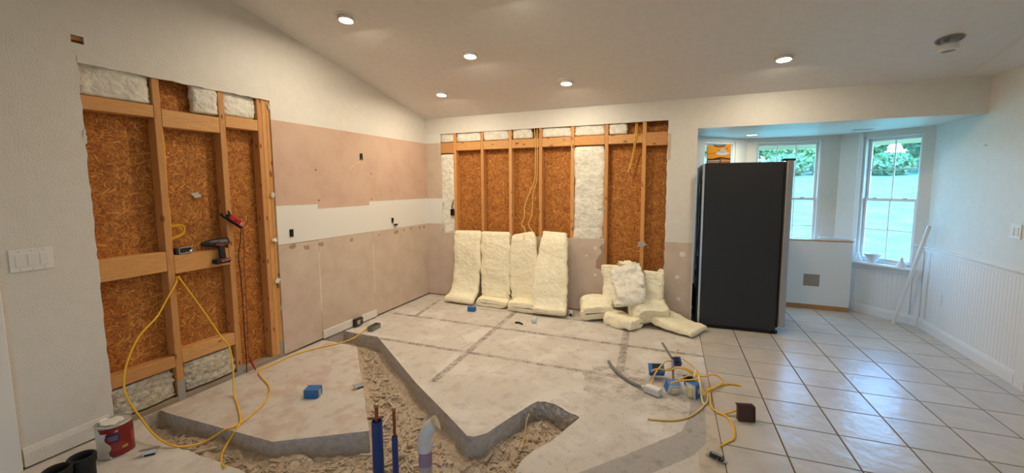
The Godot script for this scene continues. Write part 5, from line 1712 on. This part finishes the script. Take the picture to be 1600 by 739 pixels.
func build_floor_things() -> void:
	# loose devices on the left slab and the near slab
	var o := device_box("blue_outlet_box", "bright blue outlet box standing alone on the slab beyond the trench", V(0.835, 0.001, 2.785), Basis(Vector3.UP, deg_to_rad(22)), V(0.10, 0.062, 0.085), "blue_plastic")
	var b := MB.new()
	b.box(V(0, 0.0625, 0), V(0.10, 0.003, 0.085), 0.001)
	part(o, "back", b, M["blue_plastic"])
	b = MB.new()
	b.tube([V(-0.045, 0.06, -0.02), V(-0.047, 0.085, -0.02)], 0.002, 6, 1)
	part(o, "nail", b, M["galvanized"])
	b = MB.new()
	b.box(V(0.053, 0.03, 0.01), V(0.008, 0.05, 0.03), 0.001)
	part(o, "clamp_ear", b, M["galvanized"])
	o = device_box("blue_outlet_box", "small dark blue outlet box on the slab before the leaning batts", V(0.955, 0.001, 0.50), Basis(Vector3.UP, deg_to_rad(8)), V(0.095, 0.055, 0.06), "blue_plastic")
	b = MB.new()
	b.box(V(0, 0.056, 0), V(0.095, 0.003, 0.06), 0.001)
	part(o, "back", b, M["blue_plastic"])
	var dev := func(at: Vector3, turn: float, label: String) -> void:
		var d := thing("switch_device", label, "switch", "", at, turn)
		var q := MB.new()
		q.box(V(0, 0.016, 0), V(0.07, 0.028, 0.034), 0.004)
		part(d, "switch_body", q, M["pvc_white"])
		q = MB.new()
		q.box(V(0.004, 0.006, 0.0178), V(0.05, 0.012, 0.003), 0.001)
		part(d, "switch_base", q, M["black_plastic"])
		q = MB.new()
		q.box(V(0, 0.032, 0), V(0.1, 0.002, 0.024), 0.0006)
		part(d, "strap", q, M["galvanized"])
	dev.call(V(0.50, 0.0, 3.645), deg_to_rad(48), "white switch lying on the slab beside the paint can")
	dev.call(V(1.065, 0.0, 2.56), deg_to_rad(60), "white switch lying at the trench edge of the left slab")
	# pvc bits at the batts
	b = MB.new()
	b.lathe([Vector2(0.001, 0.0), Vector2(0.026, 0.002), Vector2(0.029, 0.02), Vector2(0.026, 0.045), Vector2(0.020, 0.06), Vector2(0.020, 0.10), Vector2(0.001, 0.10)], 20, Basis(Vector3.RIGHT, -PI / 2 + .1), V(0, 0.03, 0.05))
	solo("plastic_fitting", b, M["pvc_white"], "white plastic pipe cap lying before the last leaning batt", "pipe fitting", "", V(1.822, 0.0, 0.62), deg_to_rad(6))
	o = thing("pipe_elbow", "small white pipe elbow with a dark mouth beside the last batt", "pipe fitting", "", V(2.165, 0.0, 0.22), deg_to_rad(-12))
	b = MB.new()
	b.tube([V(-0.07, 0.035, -0.02), V(-0.035, 0.04, -0.01), V(-0.005, 0.036, 0.02), V(0.0, 0.03, 0.055)], 0.026, 14, 4)
	part(o, "body", b, M["pvc_white"])
	b = MB.new()
	b.tube([V(0.0, 0.0302, 0.048), V(0.0, 0.030, 0.0562)], 0.019, 14, 1)
	part(o, "mouth", b, M["soft_black"])
	b = MB.new()
	b.tube([V(-0.05, 0.010, 0.0), V(-0.012, 0.014, -0.008), V(0.02, 0.010, 0.002), V(0.045, 0.008, 0.02)], 0.010, 8, 4)
	solo("rubber_bit", b, M["soft_black"], "small black bent scrap on the slab before the batts", "scrap", "", V(1.68, 0.0, 0.73))
	# the tangle of boxes and cables at the tile edge
	var gb := "blue boxes in the cable tangle"
	var tb := func(at: Vector3, e: Vector3, size: Vector3, m: String, label: String, rim: bool) -> void:
		var d := device_box("blue_outlet_box", label, at, Basis.from_euler(e), size, m, gb)
		var q := MB.new()
		q.box(V(0, size.y + 0.001, 0), V(size.x + 0.006, 0.004, size.z + 0.012), 0.001)
		part(d, "face", q, M["pvc_white"] if rim else M[m])
		q = MB.new()
		q.box(V(0, size.y + 0.008, 0), V(size.x * 0.55, 0.012, size.z * 0.8), 0.003)
		part(d, "receptacle", q, M["pale_cable"] if rim else M["soft_black"])
		q = MB.new()
		q.box(V(size.x / 2 + .004, size.y * .4, 0), V(0.008, 0.03, 0.04), 0.001)
		part(d, "clamp_ear", q, M["galvanized"])
	tb.call(V(3.185, 0.045, 1.52), V(0.45, 0.25, 0.05), V(0.115, 0.05, 0.075), "blue_plastic", "blue outlet box in the tangle furthest from the tiles, beside the short cable end", false)
	tb.call(V(3.30, 0.058, 1.70), V(1.95, 0.55, 0.1), V(0.095, 0.07, 0.075), "blue_plastic", "blue outlet box with a white face beside the pale junction block", true)
	tb.call(V(3.475, 0.062, 1.72), V(1.75, -0.35, 0.25), V(0.07, 0.065, 0.11), "blue_plastic", "blue outlet box leaning under the yellow loops at the tile edge", true)
	tb.call(V(3.335, 0.085, 1.385), V(0.6, 0.3, 0.1), V(0.06, 0.045, 0.055), "deep_blue_plastic", "small navy outlet box at the upright grey conduit", false)
	tb.call(V(3.42, 0.055, 1.60), V(1.2, 0.5, 0.3), V(0.06, 0.05, 0.075), "blue_plastic", "small blue outlet box half hidden by the yellow loops", false)
	var jb := thing("junction_block", "off-white junction block at the end of the grey conduit", "junction box", "", V(3.178, 0.002, 1.815), deg_to_rad(-24))
	b = MB.new()
	b.box(V(0, 0.028, 0), V(0.125, 0.05, 0.06), 0.006)
	part(jb, "body", b, M["pvc_white"])
	b = MB.new()
	b.box(V(0.005, 0.054, 0), V(0.11, 0.004, 0.05), 0.001)
	part(jb, "cover", b, M["smooth_white"])
	b = MB.new()
	b.tube([V(-0.062, 0.026, 0), V(-0.085, 0.024, 0)], 0.016, 12, 1)
	part(jb, "connector", b, M["galvanized"])
	cable([V(2.784, 0.014, 1.390), V(2.833, 0.014, 1.494), V(2.907, 0.014, 1.605), V(3.006, 0.015, 1.710), V(3.085, 0.022, 1.768), V(3.105, 0.026, 1.778)], 0.013, "grey_conduit", "curved grey conduit lying on the slab into the junction block", "", "conduit", "conduit")
	cable([V(3.214, 0.160, 1.163), V(3.262, 0.150, 1.315), V(3.300, 0.130, 1.400)], 0.010, "grey_conduit", "short grey conduit stub slanting up behind the navy box", "", "conduit", "conduit")
	cable([V(3.305, 0.125, 1.43), V(3.31, 0.100, 1.523), V(3.318, 0.03, 1.633)], 0.009, "grey_conduit", "short grey conduit dropping from the navy box between the cables", "", "conduit", "conduit")
	var gl := "yellow cables of the tangle on the floor"
	var lab := "loose yellow cable curled among the blue boxes at the tile edge"
	for q in [[[V(3.160, 0.020, 1.741), V(3.166, 0.040, 1.693), V(3.194, 0.100, 1.630), V(3.253, 0.120, 1.465), V(3.310, 0.110, 1.391), V(3.33, 0.09, 1.15), V(3.351, 0.05, 0.973)], "tan_cable", "tan cable arching over the navy box with one end toward the heap"],
		[[V(3.132, 0.030, 1.543), V(3.189, 0.110, 1.614), V(3.283, 0.10, 1.576), V(3.353, 0.11, 1.524), V(3.446, 0.09, 1.534), V(3.500, 0.030, 1.582)], "yellow_cable"],
		[[V(3.379, 0.115, 1.339), V(3.446, 0.10, 1.406), V(3.493, 0.080, 1.464), V(3.511, 0.050, 1.508), V(3.50, 0.02, 1.55)], "tan_cable"],
		[[V(3.260, 0.070, 1.50), V(3.333, 0.09, 1.475), V(3.408, 0.085, 1.46), V(3.475, 0.06, 1.47), V(3.515, 0.030, 1.52)], "tan_cable"],
		[[V(3.363, 0.07, 1.647), V(3.422, 0.11, 1.645), V(3.480, 0.12, 1.644), V(3.535, 0.09, 1.566), V(3.607, 0.075, 1.468), V(3.658, 0.05, 1.461), V(3.670, 0.030, 1.480), V(3.634, 0.030, 1.561), V(3.553, 0.030, 1.678), V(3.525, 0.020, 1.74)], "yellow_cable", "yellow cable making the wide loop over the tile edge"],
		[[V(3.54, 0.022, 1.66), V(3.627, 0.016, 1.543), V(3.722, 0.013, 1.454), V(3.801, 0.013, 1.456)], "yellow_cable", "yellow cable whose straight end reaches furthest onto the tiles"],
		[[V(3.461, 0.13, 1.70), V(3.471, 0.13, 1.591), V(3.482, 0.105, 1.492)], "pale_cable"],
		[[V(3.49, 0.14, 1.69), V(3.500, 0.11, 1.78), V(3.510, 0.04, 1.82), V(3.525, 0.014, 1.853), V(3.548, 0.014, 1.797), V(3.558, 0.020, 1.665)], "pale_cable"],
		[[V(3.578, 0.020, 1.616), V(3.569, 0.014, 1.721), V(3.569, 0.014, 1.863), V(3.601, 0.012, 1.925), V(3.639, 0.014, 1.948), V(3.698, 0.030, 1.919), V(3.735, 0.045, 1.905)], "yellow_cable", "yellow cable running from the tangle to the dark brown box"],
		[[V(3.631, 0.014, 1.947), V(3.666, 0.014, 1.991), V(3.687, 0.013, 2.084), V(3.678, 0.013, 2.210), V(3.637, 0.012, 2.274), V(3.595, 0.010, 2.327)], "yellow_cable", "yellow cable bending past the brown box toward the loose receptacle"],
		[[V(3.534, 0.012, 1.831), V(3.498, 0.008, 1.928), V(3.431, 0.007, 2.049), V(3.360, 0.007, 2.119), V(3.282, 0.007, 2.158), V(3.171, 0.006, 2.185)], "tan_cable", "tan cable straying from the tangle onto the bare slab"],
		[[V(3.30, 0.10, 1.80), V(3.363, 0.11, 1.754), V(3.434, 0.12, 1.736), V(3.484, 0.13, 1.72)], "yellow_cable"]]:
		cable(q[0], 0.0062, q[1], q[2] if q.size() > 2 else lab, gl)
	o = thing("brown_box", "dark brown plastic box propped on edge at the end of a yellow cable", "junction box", "", V(3.765, 0.008, 1.965), deg_to_rad(14))
	b = MB.new()
	b.box(V(0, 0.052, 0), V(0.098, 0.10, 0.036), 0.003, Basis(Vector3.RIGHT, -0.12))
	part(o, "body", b, M["brown_plastic"])
	b = MB.new()
	b.box(V(0, 0.101, -0.012), V(0.106, 0.008, 0.042), 0.002, Basis(Vector3.RIGHT, -0.12))
	part(o, "top_lip", b, M["brown_plastic"])
	b = MB.new()
	b.box(V(0.052, 0.052, 0.002), V(0.006, 0.10, 0.042), 0.002, Basis(Vector3.RIGHT, -0.12))
	part(o, "side_lip", b, M["brown_plastic"])
	# loose receptacle at the tile edge
	o = thing("receptacle_device", "black receptacle with bent steel ears lying at the tile edge", "outlet", "", V(3.565, 0.003, 2.455), deg_to_rad(-24))
	b = MB.new()
	b.box(V(0, 0.018, 0), V(0.075, 0.022, 0.034), 0.004)
	part(o, "body", b, M["black_plastic"])
	b = MB.new()
	b.box(V(0, 0.007, 0), V(0.115, 0.003, 0.022), 0.001)
	b.box(V(0.0, 0.030, 0), V(0.06, 0.002, 0.012), 0.0005)
	part(o, "strap", b, M["galvanized"])
	for q in [[V(0.03, 0.02, 0.018), V(0.045, 0.045, 0.02)], [V(-0.03, 0.02, 0.018), V(-0.045, 0.05, 0.01)], [V(-0.04, 0.02, -0.01), V(-0.075, 0.03, -0.02)], [V(0.01, 0.018, 0.018), V(0.015, 0.006, 0.05)]]:
		b = MB.new()
		b.tube(q, 0.0016, 6, 1)
		part(o, "wire_end", b, M["galvanized"])

func build_nook_things() -> void:
	# low white panelled cabinet under the middle window
	var o := thing("white_cabinet", "low white cabinet back with oak edges under the middle window", "cabinet", "", V(4.25, 0.006, -1.245), deg_to_rad(-2.0))
	var b := MB.new()
	b.box(V(0.49, 0.455, 0.06), V(0.98, 0.79, 0.13), 0.002)
	part(o, "back_panel", b, M["smooth_white"])
	b = MB.new()
	b.box(V(0.49, 0.03, 0.06), V(0.976, 0.058, 0.122), 0.002)
	part(o, "toe_board", b, M["oak"], "oak strip along the floor")
	b = MB.new()
	b.box(V(0.49, 0.858, 0.05), V(0.99, 0.014, 0.15), 0.002)
	part(o, "top_edge", b, M["oak"], "raw oak top edge")
	b = MB.new()
	b.box(V(0.592, 0.366, 0.1255), V(0.165, 0.148, 0.002), 0.0005)
	part(o, "cutout", b, M["tan_patch"], "grey-brown square cut-out")
	# vessels on the sill: along the angled window
	var c := V(5.125, 0, -1.41)
	var rr := (V(W, 0, -0.78) - c).normalized()
	var inw := V(-rr.z, 0, rr.x)
	if inw.z < 0: inw = -inw
	var mid := V(5.495, 0.6315, -1.05)
	b = MB.new()
	b.lathe([Vector2(0.001, 0.0), Vector2(0.034, 0.0), Vector2(0.034, 0.0), Vector2(0.038, 0.02), Vector2(0.066, 0.07), Vector2(0.086, 0.098), Vector2(0.096, 0.104), Vector2(0.094, 0.108), Vector2(0.082, 0.106), Vector2(0.06, 0.07), Vector2(0.03, 0.03), Vector2(0.001, 0.025)], 36)
	solo("white_bowl", b, M["ceramic_white"], "white flared bowl on the window sill between two small cones", "bowl", "", mid + rr * -0.085 + inw * 0.028)
	var cone := [Vector2(0.001, 0.0), Vector2(0.044, 0.0), Vector2(0.044, 0.0), Vector2(0.042, 0.014), Vector2(0.024, 0.05), Vector2(0.014, 0.075), Vector2(0.013, 0.10), Vector2(0.001, 0.102)]
	b = MB.new()
	b.lathe(cone, 28)
	solo("white_cone", b, M["ceramic_white"], "small white cone on the sill at the window side nearer the cabinet", "cone", "", mid + rr * -0.235 + inw * 0.022)
	solo("white_cone", b, M["ceramic_white"], "small white cone on the sill at the window side nearer the leaning strip", "cone", "", mid + rr * 0.185 + inw * 0.022)
	# white strip leaning in the corner
	b = MB.new()
	var p0 := V(5.516, 0.014, -0.735)
	var p1 := V(5.715, 1.118, -0.655)
	var u := (p1 - p0).normalized()
	var sd := u.cross(Vector3.BACK).normalized()
	b.box((p0 + p1) / 2, V(p0.distance_to(p1), 0.034, 0.024), 0.006, Basis(u, sd, u.cross(sd)))
	solo("white_strip", b, M["trim_white"], "white strip of trim leaning in the corner beside the bay window", "trim strip")
	# plates on the right wall
	o = thing("light_switch", "two-gang white switch plate on the wall above the beadboard", "switch", "", V(W - 0.001, 1.177, 0.47))
	b = MB.new()
	b.box(V(-0.003, 0, 0), V(0.006, 0.115, 0.118), 0.0025)
	part(o, "plate", b, M["trim_white"])
	for k in 2:
		b = MB.new()
		b.box(V(-0.0075, 0, -0.024 + 0.048 * k), V(0.004, 0.068, 0.033), 0.001, Basis(Vector3.BACK, 0.04 if k else -0.04))
		part(o, "rocker", b, M["smooth_white"])
	o = thing("wall_outlet", "white outlet plate on the beadboard", "outlet", "", V(W - 0.009, 0.402, -0.425))
	b = MB.new()
	b.box(V(-0.003, 0, 0), V(0.006, 0.115, 0.072), 0.0025)
	part(o, "plate", b, M["trim_white"])
	for k in 2:
		b = MB.new()
		b.box(V(-0.0068, 0.026 - 0.052 * k, 0), V(0.002, 0.034, 0.036), 0.0005)
		part(o, "socket", b, M["smooth_white"])
